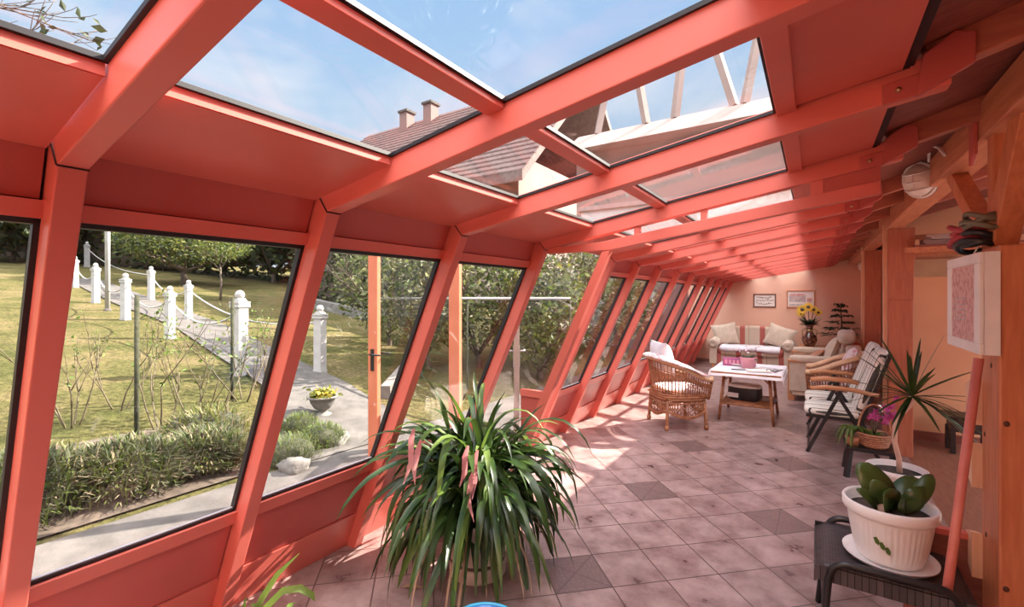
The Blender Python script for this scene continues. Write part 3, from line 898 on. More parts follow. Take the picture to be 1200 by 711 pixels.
q = hit(215, 334)
tree('garden_tree', 'spreading garden tree with forked dark trunk on the sunny lawn', q, 2.9, (2.75, 2.75, 1.05), .72, 6500, .19, [LEAFT, LEAFY, LEAFD], r=.14, rnd=random.Random(3))
q = hit(258, 352)
tree('sapling', 'thin young sapling standing on the lawn right of the spreading tree', q, 2.4, (.8, .8, .6), 1.3, 420, .16, [LEAFT, LEAFY], r=.035, rnd=random.Random(4))
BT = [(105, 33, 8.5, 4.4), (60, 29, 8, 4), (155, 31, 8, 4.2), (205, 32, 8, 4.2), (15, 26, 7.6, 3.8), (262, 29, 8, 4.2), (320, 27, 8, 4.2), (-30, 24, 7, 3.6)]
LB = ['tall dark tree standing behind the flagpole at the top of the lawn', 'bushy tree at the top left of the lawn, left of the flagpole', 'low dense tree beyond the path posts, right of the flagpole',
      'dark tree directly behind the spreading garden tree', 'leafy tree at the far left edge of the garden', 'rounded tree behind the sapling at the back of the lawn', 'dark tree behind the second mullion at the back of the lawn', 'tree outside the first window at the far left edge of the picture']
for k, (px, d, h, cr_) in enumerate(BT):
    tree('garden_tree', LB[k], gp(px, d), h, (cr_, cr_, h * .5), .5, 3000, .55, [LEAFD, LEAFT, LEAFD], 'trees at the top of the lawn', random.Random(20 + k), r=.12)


def hedge(label, a, b_, w, h, nleaf, size, mats, seed):
    rnd = random.Random(seed)
    a = Vector(a); b_ = Vector(b_); mid = (a + b_) / 2; mid.z = ground(mid.x, mid.y)
    t = thing('hedge', label, 'hedge', mid)
    core = MB(); ln = (b_ - a).length; dd = (b_ - a).normalized(); sd = Vector((-dd.y, dd.x, 0))
    M = Matrix(((dd.x, sd.x, 0, 0), (dd.y, sd.y, 0, 0), (0, 0, 1, 0), (0, 0, 0, 1)))
    core.blob((0, 0, h * .46), (ln * .5, w * .4, h * .5), M, p=5, nu=40, nv=14, wob=.12, seed=seed)
    core.obj('branches', BARK, t)
    f = MB(); pts = []
    for k in range(nleaf):
        u = rnd.uniform(-.52, .52) * ln; v = rnd.choice((-1, 1)) * rnd.uniform(.36, .56) * w; z = rnd.uniform(.0, 1.03) * h
        if rnd.random() < .25: v = rnd.uniform(-.5, .5) * w; z = h * rnd.uniform(.9, 1.08)
        v += .14 * w * noise.noise(Vector((u, z, seed)) * 1.2)
        pts.append(dd * u + sd * v + Vector((0, 0, z)))
    f.cards(pts, size, rnd, mis=list(range(len(mats)))); f.obj('foliage', mats, t)
    return t


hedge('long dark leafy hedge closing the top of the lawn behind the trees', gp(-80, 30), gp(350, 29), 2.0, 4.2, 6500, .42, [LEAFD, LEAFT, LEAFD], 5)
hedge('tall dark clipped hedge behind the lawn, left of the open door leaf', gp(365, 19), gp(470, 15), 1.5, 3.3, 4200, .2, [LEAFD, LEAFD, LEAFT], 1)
kb = MB()
for i in range(8):
    p = gp(355, 17).lerp(gp(470, 13.6), i / 8); q = gp(355, 17).lerp(gp(470, 13.6), (i + 1) / 8)
    p.z = ground(p.x, p.y) + .1; q.z = ground(q.x, q.y) + .1; kb.bar(p, q, .3, .42)
struct(kb.obj('kerb', STONE))

# leafy growth outside the far windows
BUSH = [(455, 10.5, 2.6, 1.2, 'tangled tall shrub seen behind the open door leaf', [LEAFV, LEAFS, LEAFT]),
        (500, 8.6, 2.5, 1.1, 'grey-green tall shrub just right of the open door leaf', [LEAFS, LEAFV, LEAFT]),
        (560, 9.2, 2.7, 1.3, 'dense tall shrub seen past the hinge post of the door', [LEAFV, LEAFT, LEAFS]),
        (640, 10.5, 3.2, 1.5, 'tall leafy tree-like shrub seen through the side light', [LEAFT, LEAFV, LEAFS]),
        (672, 8.4, 2.3, 1.0, 'loose light green shrub low in the side light', [LEAFY, LEAFT, LEAFS]),
        (700, 13, 3.0, 1.4, 'leafy shrub outside the first narrow window', [LEAFV, LEAFY, LEAFW]),
        (725, 12, 2.6, 1.3, 'dry speckled shrub outside the second narrow window', [LEAFW, LEAFY, LEAFW]),
        (752, 14, 2.8, 1.5, 'mixed shrub outside the third narrow window', [LEAFV, LEAFW, LEAFY]),
        (780, 16, 3.0, 1.6, 'mixed shrub outside the fourth narrow window', [LEAFY, LEAFV, LEAFW]),
        (808, 19, 3.2, 1.8, 'far shrub outside the last narrow windows', [LEAFV, LEAFY, LEAFW])]
for k, (px, d, h, cr_, lab, ms) in enumerate(BUSH):
    q = gp(px, d); q.x = min(q.x, -3.4 - cr_); tree('tall_shrub', lab, q, h, (cr_, cr_, h * .48), .25, 2600, .13, ms, 'shrubs outside the glass wall', random.Random(40 + k), r=.05, cat='shrub')

fr_ = MB(); a, b_ = gp(445, 8.2), gp(668, 7.0)
rail = thing('garden_rail', 'low white rail running in front of the tall shrubs', 'rail', (a + b_) / 2)
c0 = (a + b_) / 2
a2 = Vector((a.x, a.y, 1.62)) - c0; b2 = Vector((b_.x, b_.y, 1.62)) - c0
fr_.tube([a2, b2], .022, 8); fr_.obj('top_rail', POSTW, rail)
for k in range(5):
    q = a2.lerp(b2, k / 4); m = MB(); m.tube([(q.x, q.y, -1.4), (q.x, q.y, q.z)], .016, 6); m.obj('upright', TWIG, rail)


def mound(name, label, p, rx, ry, h, n_, mats, seed, blade=.14, cat='shrub', group=None, arch=.6):
    """low dense herb made of many thin curved blades"""
    rnd = random.Random(seed); t = thing(name, label, cat, p, 0, group)
    core = MB(); core.blob((0, 0, h * .22), (rx * .74, ry * .74, h * .46), p=2.3, nu=18, nv=9, wob=.25, seed=seed); core.obj('twigs', TWIG, t)
    f = MB()
    for k in range(n_):
        a = rnd.uniform(0, 2 * PI); rr_ = math.sqrt(rnd.random())
        z = h * .80 * math.sqrt(max(0, 1 - rr_ * rr_)) * rnd.uniform(.55, 1.05)
        b0 = Vector((math.cos(a) * rr_ * rx, math.sin(a) * rr_ * ry, z))
        d = Vector((math.cos(a) * rr_ * arch + rnd.uniform(-.5, .5), math.sin(a) * rr_ * arch + rnd.uniform(-.5, .5), rnd.uniform(.3, 1))).normalized()
        L = blade * rnd.uniform(.6, 1.4); w = blade * .06
        f.leaf([b0 - d * L * .3, b0 + d * L * .35, b0 + d * L * .8 - Vector((0, 0, L * .22))], [w, w * 1.2, w * .2], mi=rnd.randrange(len(mats)), fold=.05)
    f.obj('foliage', mats, t); return t


LV = [(-4.78, .15, .52, .52, .46, 'dense grey-green lavender clump at the left end of the bed by the window'), (-4.80, .78, .48, .5, .46, 'middle lavender clump in the bed directly below the first window'),
      (-4.76, 1.40, .46, .48, .40, 'lavender clump in the bed close to the second mullion'), (-4.8, -.6, .5, .55, .46, 'lavender clump left of the first mullion'), (-4.75, 1.98, .42, .40, .34, 'smaller lavender clump at the path end of the bed')]
for k, (x, y, rx, ry, h, lab) in enumerate(LV):
    mound('lavender_bush', lab, (x, y, ground(x, y)), rx, ry, h, 5200, [LEAFS, LEAFS, LEAFS, LEAFT, LEAFT, DRYG], 60 + k, .15, group='lavender clumps below the window')
for k, (px, py, rx, h, lab) in enumerate(((352, 492, .22, .26, 'small bright green shrub left of the stone urn'), (338, 525, .30, .30, 'bright green shrub at the near edge of the path'), (378, 508, .26, .30, 'bright green shrub in front of the stone urn'))):
    q = hit(px, py + 14)
    mound('green_shrub', lab, q, rx, rx, h, 1100, [LEAFB, LEAFY, LEAFS], 70 + k, .07, group='bright shrubs round the urn')
for k, (px, py, lab) in enumerate(((345, 553, 'pale rough rock under the bright green shrub'), (392, 520, 'small grey rock right of the bright green shrub'))):
    q = hit(px, py); m = MB(); m.blob((0, 0, .05), (.14, .11, .09), p=2.6, nu=14, nv=9, wob=.5, seed=k)
    ob = tag(m.obj('rock', STONE), lab, 'rock'); ob.location = q
for k, (x, y, lab) in enumerate(((-5.0, .9, 'yellow-green low shrub with reddish tips behind the lavender, left of the stake'), (-5.2, 2.2, 'low spiky plant at the foot of the white post'))):
    mound('low_shrub', lab, (x, y, ground(x, y)), .42, .42, .42, 1100, [LEAFY, LEAFT, DRYG], 80 + k, .14)

# stone urn with yellow flowers
q = hit(378, 487); d = (q - Vector((0, 0, CAM_H))).dot(Fv)
u_ = thing('garden_urn', 'grey stone urn planted with yellow flowers beside the concrete path', 'urn', q)
m = MB(); k = d / FPX * 33
m.lathe([(.30 * k, 0), (.30 * k, .07 * k), (.16 * k, .12 * k), (.14 * k, .20 * k), (.26 * k, .27 * k), (.40 * k, .48 * k), (.44 * k, .62 * k), (.53 * k, .66 * k), (.53 * k, .71 * k), (.44 * k, .71 * k), (.42 * k, .62 * k), (0, .6 * k)], seg=28)
m.obj('urn_body', STONE, u_)
m = MB(); rr2 = random.Random(5)
m.cards([(rr2.gauss(0, .2 * k), rr2.gauss(0, .2 * k), .68 * k + abs(rr2.gauss(0, .12 * k))) for i in range(380)], .07, rr2, mis=[0, 0, 1]); m.obj('flowers', [LEAFY, YELLOWF], u_)

# rose canes and stakes in the bed
def canes(label, p, h, n_, seed, leaves=60, sp=.5):
    rnd = random.Random(seed); t = thing('rose_bush', label, 'rose bush', p, 0, 'bare rose bushes in the bed')
    m = MB(); tips = []
    for k in range(n_):
        a = 2 * PI * k / n_ + rnd.uniform(-.4, .4)
        branchy(m, (.04 * math.cos(a), .04 * math.sin(a), -.05), (math.cos(a) * sp, math.sin(a) * sp, 1), h * rnd.uniform(.5, .7), .011, 2, rnd, tips, .55, .3, (1, 3))
    m.obj('canes', CANE, t)
    f = MB(); f.cards([rnd.choice(tips) + Vector((rnd.gauss(0, .04), rnd.gauss(0, .04), rnd.gauss(0, .04))) for k in range(leaves)], .055, rnd, mis=[0, 1]); f.obj('leaves', [LEAFT, LEAFB], t)


for k, (px, py, h, n_, lv, lab) in enumerate(((84, 500, .95, 5, 30, 'bare rose bush with thin canes left of the dark stake'), (190, 505, 1.2, 4, 70, 'rose bush with sparse leaves right of the dark stake'),
                                              (238, 500, 1.1, 4, 90, 'rose bush with sparse leaves in the middle of the window'), (285, 470, 1.1, 4, 110, 'leafy rose bush in front of the nearest white post'),
                                              (140, 480, 1.1, 3, 60, 'tall straggly rose behind the dark stake'), (308, 455, .9, 3, 60, 'straggly rose at the right edge of the bed'))):
    canes(lab, hit(px, py), h, n_, 90 + k, lv)
for px, pt, pb, lab in ((160, 346, 530, 'dark round wooden stake upright among the roses'), (272, 348, 470, 'dark wooden stake tied beside the nearest white post')):
    q = hit(px, pb); d = (q - Vector((0, 0, CAM_H))).dot(Fv)
    m = MB(); m.tube([(0, 0, -.1), (.01, 0, (pb - pt) / FPX * d)], .021, 8)
    ob = tag(m.obj('garden_stake', TWIG), lab, 'stake'); ob.location = q

# bare branch tree leaning over the roof at the left
bt = thing('bare_tree', 'nearly bare tree whose twigs reach over the glass roof at top left', 'tree', (-5.2, -1.0, ground(-5.2, -1.0)))
m = MB(); tips = []; rnd = random.Random(17)
o4 = Vector((-5.2, -1.0, ground(-5.2, -1.0)))
tgt = [at(-60, 130, 4.2) - o4, at(-40, 60, 4.2) - o4, at(-70, 10, 4.2) - o4]
m.tube([(0, 0, -.2), (.05, .1, 1.2), (.2, .3, 2.2), tgt[0]], [.09, .075, .05, .03], 8)
m.tube([tgt[0], tgt[1], tgt[2]], [.03, .022, .016], 8)
for k in range(7):
    p0 = tgt[k % 3] + Vector((0, 0, .05 * k)); e0 = at((70, 62, 40, 55, 30, 66, 20)[k], (30, 75, 5, 100, 60, 50, 90)[k], 4.2) - o4
    branchy(m, p0, e0 - p0, (e0 - p0).length * .55, .012, 2, rnd, tips, .42, .05, (2, 3))
m.obj('branches', BARK, bt)
f = MB(); f.cards([rnd.choice(tips) for k in range(60)], .11, rnd); f.obj('leaves', LEAFD, bt)

# neighbouring houses beyond
nh = thing('house', 'neighbouring house with brown tiled roof and two chimneys beyond the garden', 'house', (-22, 24.5, 3.0))
o3 = Vector((-22, 24.5, 3.0))
def L3(x, y, z): return (x - o3.x, y - o3.y, z - o3.z)
m = MB(); m.box(L3(-29.6, 19.4, 0), L3(-12.4, 31.0, 8.8)); m.obj('wall', HBEIGE, nh)
m = MB(); m.prism([(17.2 - o3.y, 7.25 - o3.z), (25.2 - o3.y, 14.99 - o3.z), (33.2 - o3.y, 7.25 - o3.z), (33.2 - o3.y, 6.8 - o3.z), (25.2 - o3.y, 14.5 - o3.z), (17.2 - o3.y, 6.8 - o3.z)], -30.9 - o3.x, -10.8 - o3.x, 'x')
for k in range(22):                   # tile courses
    z = 7.3 + k * .348; y = 17.2 + (z - 7.25) * 1.0336
    m.bar(L3(-30.9, y, z), L3(-10.8, y, z), .12, .07)
m.obj('roof', SLATE, nh)
for px, top in ((477, 131), (505, 121)):
    dirv = ray(px, 150); t_ = 24.6 / dirv.y; cx = dirv.x * t_
    zt = CAM_H + (347.6 - top) / FPX * t_
    m = MB(); m.box(L3(cx - .38, 24.2, 13.4), L3(cx + .38, 25.0, zt - .14)); c_ = m.obj('chimney', HBRICK, nh)
    m = MB(); m.box(L3(cx - .48, 24.1, zt - .16), L3(cx + .48, 25.1, zt)); m.obj('chimney_cap', CONC, c_)
for k, x in enumerate((-26.2, -20.5, -15.2)):
    m = MB(); m.box(L3(x, 19.30, 4.4), L3(x + 1.6, 19.42, 6.4)); w_ = m.obj('window', WHITEP, nh)
    m = MB(); m.box(L3(x + .12, 19.27, 4.52), L3(x + 1.48, 19.31, 6.28)); m.obj('pane', SMOKEY, w_)

bh = thing('house', 'pale house with a timber frame along its flat roof edge seen through the roof glass', 'house', (-3, 18, 0))
o3 = Vector((-3, 18, 0))
m = MB(); m.box(L3(-7.6, 16, -1), L3(1.2, 22, 7.1)); m.obj('wall', HBEIGE, bh)
m = MB(); m.prism([(15.2 - o3.y, 7.0), (16.6 - o3.y, 7.95), (22.4 - o3.y, 7.95), (22.4 - o3.y, 7.0)], -7.8 - o3.x, 1.4 - o3.x, 'x'); m.obj('roof_edge', HBEIGE, bh)
for (xa, xb) in ((-5.1, -5.6), (-4.1, -3.9), (-2.2, -2.9), (-1.9, -1.5), (-7.0, -6.6)):
    m = MB(); m.bar(L3(xa, 16.6, 7.9), L3(xb, 16.9, 10.4), .22, .22); m.obj('timber_strut', HBEIGE, bh)

gr_ = thing('white_backdrop', 'added white-walled block beyond the glasshouse, a bright backdrop for the transom glass', 'building', (-2.9, 14.4, 0))  # added block; its white wall stands in for the blown-out transom view
m = MB(); m.box((-3.3, -1.0, -.3), (3.1, 1.2, 4.35)); m.obj('wall', WHITEP, gr_)
m = MB(); m.box((-3.4, -1.08, 4.35), (3.2, 1.3, 4.48)); m.obj('flat_roof', TRAY, gr_)
m = MB(); m.box((-2.2, -1.03, .0), (.2, -1.0, 2.2)); m.obj('backdrop_door', SMOKEY, gr_)

# ------------------------------------------------------------------ entrance: two glazed door leaves opened outwards
def door_leaf(name, free, hinge, z0, h, handle, DOORP=DOORP):
    """framed glass leaf between two floor points; free = edge with the handle"""
    a = Vector((*free, z0)); b_ = Vector((*hinge, z0)); dd = (b_ - a).normalized(); wd = (b_ - a).length
    root = sgroup(name); root.location = a; root.rotation_euler = (0, 0, math.atan2(dd.y, dd.x))
    m = MB(); s_ = .11; t_ = .03
    m.box((0, -t_, 0), (s_, t_, h)); m.obj('door_stile', DOORP, root, bevel=.004)
    m = MB(); m.box((wd - s_, -t_, 0), (wd, t_, h)); m.obj('door_stile', DOORP, root, bevel=.004)
    m = MB(); m.box((s_, -t_, h - .11), (wd - s_, t_, h)); m.obj('door_rail', DOORP, root)
    m = MB(); m.box((s_, -t_, 0), (wd - s_, t_, .14)); m.obj('door_rail', DOORP, root)
    m = MB(); m.box((s_, -.004, .14), (wd - s_, .004, h - .11)); m.obj('door_pane', GLASS, root)
    mh = BLKMET if handle == 'black' else SILVER
    m = MB()
    for sg in (-1, 1):
        m.box((.035, sg * t_ - .006, .90), (.075, sg * t_ + .006, 1.12))
        m.tube([(.055, sg * t_, 1.07), (.055, sg * (t_ + .05), 1.07), (.075, sg * (t_ + .055), 1.07), (.19, sg * (t_ + .055), 1.068)], .010, 8)
    m.obj('door_handle', mh, root)
    return root


door_leaf('door_1', (-3.80, 3.12), (-2.80, 3.36), .0, 2.38, 'black')
dl = door_leaf('door_2', (-2.64, 4.09), (-3.09, 4.787), .0, 1.55, 'silver', DOORG)

# ------------------------------------------------------------------ timber posts and beam on the house side
BX0, BX1, BZ0, BZ1 = .62, .77, 2.36, 2.53
m = MB(); m.box((BX0, -2.5, BZ0), (BX1, Y_END, BZ1))
tag(m.obj('timber_beam', TIMBERH, bevel=.006), 'long stained timber beam carrying the rafters along the house side', 'beam')

tp = thing('timber_post', 'thick stained timber post in the right foreground with three struts fanning from its top', 'post', (.73, 2.745, 0))
m = MB(); m.box((-.11, -.115, 0), (.13, .115, 1.86)); m.obj('shaft', TIMBER, tp, bevel=.008)
for (y_, z_) in ((-.02, 1.36), (.05, .62), (-.06, .34), (.07, 1.05)):
    kn = MB(); kn.blob((-.11, y_, z_), (.003, .010, .012), p=2, nu=10, nv=6); kn.obj('knot', KNOT, tp)
for (x_, z_) in ((-.088, 1.14), (-.09, .477), (.03, .86), (.02, 1.55)):
    kn = MB(); kn.blob((x_, -.116, z_), (.010, .003, .012), p=2, nu=10, nv=6); kn.obj('knot', KNOT, tp)
m = MB(); m.bar((-.03, .12, 1.78), (-.03, .99, 2.38), .075, .085); m.obj('brace', TIMBER, tp, bevel=.005)
m = MB(); m.bar((-.04, .13, 1.80), (-.04, .13, 2.37), .08, .08); m.obj('brace', TIMBER, tp, bevel=.005)
m = MB(); m.bar((-.05, .20, 1.76), (-.02, -.22, 2.55), .085, .10); m.obj('brace', TIMBER, tp, bevel=.005)
m = MB(); m.prism([(.16, 2.30), (.235, 2.26), (.235, 2.58), (.16, 2.58)], -.128, -.112, 'x')
pl_ = m.obj('red_strap_plate', REDP, tp, bevel=.003)
for k, z in enumerate((.40, .80, 1.08)):   # small pale cleats on the side of the post
    m = MB(); m.prism([(.10, z), (.20, z + .05), (.20, z + .17), (.10, z + .20)], -.145, -.11, 'x'); m.obj('cleat', PALEW, tp)

def wall_post(y, label, strip_=True):
    t = thing('timber_post', label, 'post', (.74, y, 0))
    m = MB(); m.box((-.10, -.10, 0), (.10, .10, 1.62)); m.obj('shaft', TIMBERV, t, bevel=.006)
    m = MB(); m.prism([(-.10, 1.62), (.10, 1.62), (.115, 2.36), (-.10, 2.36)], -.11, .11); m.obj('flared_head', TIMBERV, t, bevel=.006)
    if strip_:
        m = MB(); m.box((-.135, -.03, 0), (-.10, .03, 2.42)); m.obj('pale_batten', PALEW, t)
    return t


wall_post(6.28, 'stained timber post with flared head behind the spiky potted plant')
wall_post(9.02, 'stained timber post beside the striped sofa near the far end', True)
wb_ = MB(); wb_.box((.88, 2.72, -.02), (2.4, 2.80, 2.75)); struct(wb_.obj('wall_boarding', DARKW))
rb_ = thing('low_barrier', 'low dark red board with a bright red top edge beside the thick post', 'barrier', (.62, 2.92, 0))
m = MB(); m.box((-.26, -.012, 0), (.9, .012, .54)); m.obj('panel', DARKW, rb_)
m = MB(); m.box((-.27, -.022, .54), (.9, .022, .565)); m.obj('top_edge', RED, rb_)

# ------------------------------------------------------------------ bulkhead lamps
def bulkhead(p, s, label, yaw=.95):
    t = thing('bulkhead_lamp', label, 'lamp', p, 0, 'bulkhead lamps on the house side')
    t.rotation_euler = (0, -.30, yaw)
    Mx = rot('Y', -PI / 2)
    def sc(prof): return [(r_ * s, z * s) for r_, z in prof]
    m = MB(); m.lathe(sc([(.10, 0), (.105, .015), (.105, .03), (0, .03)]), seg=24, M=Mx @ Matrix.Diagonal((1.25, 1, 1, 1))); m.obj('backplate', SMOKEY, t)
    m = MB(); m.lathe(sc([(.088, .02), (.086, .05), (.07, .085), (.04, .105), (0, .11)]), seg=24, M=Mx @ Matrix.Diagonal((1.25, 1, 1, 1))); m.obj('glass_dome', LAMPG, t)
    m = MB()
    for a in (-.045, 0, .045):
        m.tube([Mx @ Vector((a * s * 1.25, q * s, (.118 - 9.5 * q * q) * s)) for q in (-.095, -.07, -.035, 0, .035, .07, .095)], .006 * s, 6)
    m.tube([Mx @ Vector((q * s * 1.25, 0, (.118 - 9.5 * q * q) * s)) for q in (-.095, -.07, -.035, 0, .035, .07, .095)], .006 * s, 6)
    m.tube([Mx @ Vector((.096 * s * 1.25 * math.cos(k * PI / 12), .096 * s * math.sin(k * PI / 12), .03 * s)) for k in range(24)], .010 * s, 6, closed=True)
    m.obj('wire_guard', WHITEPL, t)
    return t


bulkhead((.595, 4.05, 2.43), .95, 'nearest white caged bulkhead lamp on the timber beam')
bulkhead((.855, 9.3, 2.36), 1.0, 'middle bulkhead lamp high on the wall behind the flared post')
bulkhead((.855, 12.0, 2.30), 1.0, 'farthest bulkhead lamp high in the corner of the end wall')
m = MB(); m.tube([(.60, 3.86, 2.50), (.59, 3.80, 2.545), (.585, 3.70, 2.56), (.60, 3.60, 2.52), (.615, 3.52, 2.45)], .008, 6)
tag(m.obj('lamp_cable', WHITEPL), 'short white cable looping up from the nearest bulkhead lamp', 'cable')

# ------------------------------------------------------------------ white boxed picture on the post
bx = thing('boxed_picture', 'deep white-framed box with a faded pinkish drawing fixed to the thick post', 'picture', (.62, 2.61, 1.413))
m = MB()
Lb, Hb, Tb = .54, .42, .058
m.box((-Tb + .012, 0, 0), (0, Lb, Hb)); m.obj('box', WHITEP, bx)
m = MB()
m.box((-Tb - .004, 0, 0), (-Tb + .012, Lb, .045)); m.box((-Tb - .004, 0, Hb - .045), (-Tb + .012, Lb, Hb))
m.box((-Tb - .004, 0, .045), (-Tb + .012, .075, Hb - .045)); m.box((-Tb - .004, Lb - .075, .045), (-Tb + .012, Lb, Hb - .045))
m.obj('frame', WHITEP, bx, bevel=.004)
m = MB(); m.box((-Tb + .001, .07, .04), (-Tb + .012, Lb - .07, Hb - .04)); m.obj('print', PRINTP, bx)
m = MB(); m.box((-Tb, .23, .13), (-Tb + .005, .40, .135)); m.box((-Tb, .23, .23), (-Tb + .005, .40, .235)); m.box((-Tb, .23, .13), (-Tb + .005, .236, .235)); m.box((-Tb, .394, .13), (-Tb + .005, .40, .235))
for k in range(3): m.box((-Tb, .25, .15 + .025 * k), (-Tb + .004, .38, .155 + .025 * k))
m.obj('drawing', MUTED, bx)
m = MB(); m.tube([(-.02, .30, Hb), (-.01, .27, Hb + .035), (0, .24, Hb + .07)], .003, 6); m.obj('hanging_wire', WHITEPL, bx)

# broom handle leaning on the post
br_ = thing('broom', 'red broom handle leaning against the thick timber post', 'broom', (.40, 2.28, 0))
top = at(1147, 420, 1.93); low = at(1107, 714, 1.86); dv = (low - top).normalized(); end = top + dv * ((top.z - .06) / -dv.z)
o_ = Vector((.40, 2.28, 0))
m = MB(); m.tube([end - o_, top - o_], .0165, 14); m.obj('handle', BROOM, br_)
m = MB(); m.box((end.x - o_.x - .14, end.y - o_.y - .03, .05), (end.x - o_.x + .14, end.y - o_.y + .03, .10)); m.obj('brush_head', WOODA, br_, bevel=.01)
m = MB()
for i in range(14):
    for j in range(3): m.tube([(end.x - o_.x - .13 + .02 * i, end.y - o_.y - .02 + .02 * j, .055), (end.x - o_.x - .135 + .0207 * i, end.y - o_.y - .025 + .025 * j, 0)], .006, 5)
m.obj('bristles', DKCLOTH, br_)

# shelf in the alcove with trays, box and cords
sh = thing('wall_shelf', 'timber shelf rails spanning the dark alcove above the peach wall', 'shelf', (1.6, 6.25, 2.14))
for y_ in (-.25, .30):
    m = MB(); m.box((-.85, y_ - .02, -.05), (1.2, y_ + .02, 0)); m.obj('rail', TIMBERH, sh)
m = MB(); m.box((-.78, -.3, .0), (1.2, .4, .018)); m.obj('board', DARKW, sh)
m = MB(); m.box((-.85, .42, .14), (1.2, .46, .19)); m.obj('rail', TIMBERH, sh)
for k, (dy, rz2, w_, lab) in enumerate(((0, .06, .52, 'lowest grey board in the stack on the alcove shelf'), (.02, -.05, .50, 'second grey board in the stack on the alcove shelf'), (.01, .12, .46, 'third grey board in the stack on the alcove shelf'), (-.01, -.12, .44, 'tilted top grey board of the stack on the alcove shelf'))):
    m = MB(); m.box((-w_ / 2, -.17, 0), (w_ / 2, .17, .024)); ob = tag(m.obj('grey_board', TRAY), lab, 'board', 'boards stacked on the alcove shelf')
    ob.location = (1.16, 6.20 + dy, 2.159 + .0275 * k); ob.rotation_euler = (0, -.03 * (k == 3), rz2)
m = MB(); m.box((-.26, -.06, -.10), (.26, .06, .10)); ob = tag(m.obj('cardboard_box', CARD, bevel=.004), 'flat beige box fixed to the alcove wall below the shelf boards', 'box'); ob.location = (1.12, 7.039, 1.98)

def coil(label, c, rad, mt, seed, n_=4, th=.012):
    rnd = random.Random(seed); m = MB(); pts = []
    for k in range(n_ * 14):
        a = 2 * PI * k / 14
        pts.append((rad * (1 + .15 * math.sin(a * .37)) * math.cos(a) * .9, rad * 1.25 * math.sin(a), .018 * (k / 14) + .02 * math.sin(a * 1.5 + seed)))
    m.tube(pts, th, 7); ob = tag(m.obj('cord_coil', mt), label, 'cord'); ob.location = c


coil('coiled red cord hung at the foot of the struts', (.60, 2.95, 1.90), .066, CORDR, 1)
coil('coiled black cable lying on the post top under the red cord', (.62, 2.91, 1.872), .068, BLKMET, 2, 3, .014)
coil('coiled olive-grey cord hung highest among the struts', (.62, 2.86, 1.955), .062, CORDG, 3, 3, .012)

# small black stand in the alcove
st = thing('small_stand', 'small black metal stand against the peach alcove wall', 'stand', (1.36, 6.75, 0))
m = MB(); m.box((-.15, -.12, .22), (.15, .12, .36)); m.obj('box', BLKMET, st, bevel=.006)
m = MB(); m.box((-.20, -.16, .37), (.20, .16, .39)); m.obj('top', BLKMET, st)
for sx in (-.14, .14):
    for sy in (-.11, .11):
        m = MB(); m.box((sx - .02, sy - .02, -.01), (sx + .02, sy + .02, .25)); m.obj('leg', BLKMET, st)

# ------------------------------------------------------------------ dark woven footstool with the white orchid pot
fs = thing('footstool', 'black woven footstool with a tubular frame carrying the white plant pot', 'stool', (.27, 2.74, 0))
m = MB()
hw, hd, hz = .27, .25, .45
N_ = 12
vs = []; fsx = []
for i in range(N_ + 1):
    for j in range(N_ + 1):
        u, v = 2 * i / N_ - 1, 2 * j / N_ - 1
        vs.append((u * hw, v * (hd - .01), hz - .020 * (1 - u * u) * (1 - v ** 2) - .035 * max(0, abs(u) - .8) / .2))
m.add(vs, [(i * (N_ + 1) + j, (i + 1) * (N_ + 1) + j, (i + 1) * (N_ + 1) + j + 1, i * (N_ + 1) + j + 1) for i in range(N_) for j in range(N_)], 0, True)
m.box((-hw - .004, -hd + .005, hz - .085), (-hw + .006, hd - .005, hz - .034)); m.box((hw - .006, -hd + .005, hz - .085), (hw + .004, hd - .005, hz - .034))
m.box((-hw, -hd + .004, hz - .075), (hw, -hd + .014, hz - .010)); m.box((-hw, hd - .014, hz - .075), (hw, hd - .004, hz - .010))
so = m.obj('seat', WOVEN, fs)
md = so.modifiers.new('solid', 'SOLIDIFY'); md.thickness = .008
for sy in (-1, 1):
    pts = [(-hw + .015, sy * hd, 0), (-hw + .035, sy * hd, .20), (-hw + .05, sy * hd, hz - .06)]
    for k in range(7):
        a = PI - k * PI / 12; pts.append((-hw + .125 + .07 * math.cos(a), sy * hd, hz - .045 + .07 * math.sin(a)))
    pts += [(0, sy * hd, hz + .022)]
    for k in range(7):
        a = PI / 2 - k * PI / 12; pts.append((hw - .125 + .07 * math.cos(a), sy * hd, hz - .045 + .07 * math.sin(a)))
    pts += [(hw - .035, sy * hd, .20), (hw - .015, sy * hd, 0)]
    m = MB(); m.tube(pts, .0155, 10); m.obj('side_frame', BLKMET, fs)
for sx in (-1, 1):
    m = MB(); m.tube([(sx * (hw - .035), -hd, .2), (sx * (hw - .035), hd, .2)], .010, 8); m.obj('cross_bar', BLKMET, fs)

PZ = .437
pot = thing('plant_pot', 'large white ribbed plastic pot with an orchid on the black footstool', 'plant pot', (.285, 2.72, PZ), 0)
m = MB()
m.lathe([(.0, .02), (.118, .02), (.122, .03), (.133, .085), (.150, .19), (.157, .215), (.158, .222), (.172, .228), (.176, .236), (.177, .268), (.172, .276), (.165, .276), (.160, .268), (.155, .22)], seg=144, rib=.0055, ribs=44, rz=(.035, .195))
m.lathe([(.155, .222), (.0, .222)], seg=24)
m.obj('pot_body', WHITEPL, pot)
m = MB(); m.lathe([(0, 0), (.13, 0), (.155, .012), (.172, .034), (.176, .036), (.174, .028), (.15, .016), (0, .018)], seg=48); m.obj('saucer', WHITEPL, pot)
m = MB(); m.lathe([(.1555, .224), (.10, .232), (0, .236)], seg=24); m.obj('soil', SOIL, pot)
m = MB()
ang = math.atan2(-2.72, -.285)         # leaf decal on the side facing the room
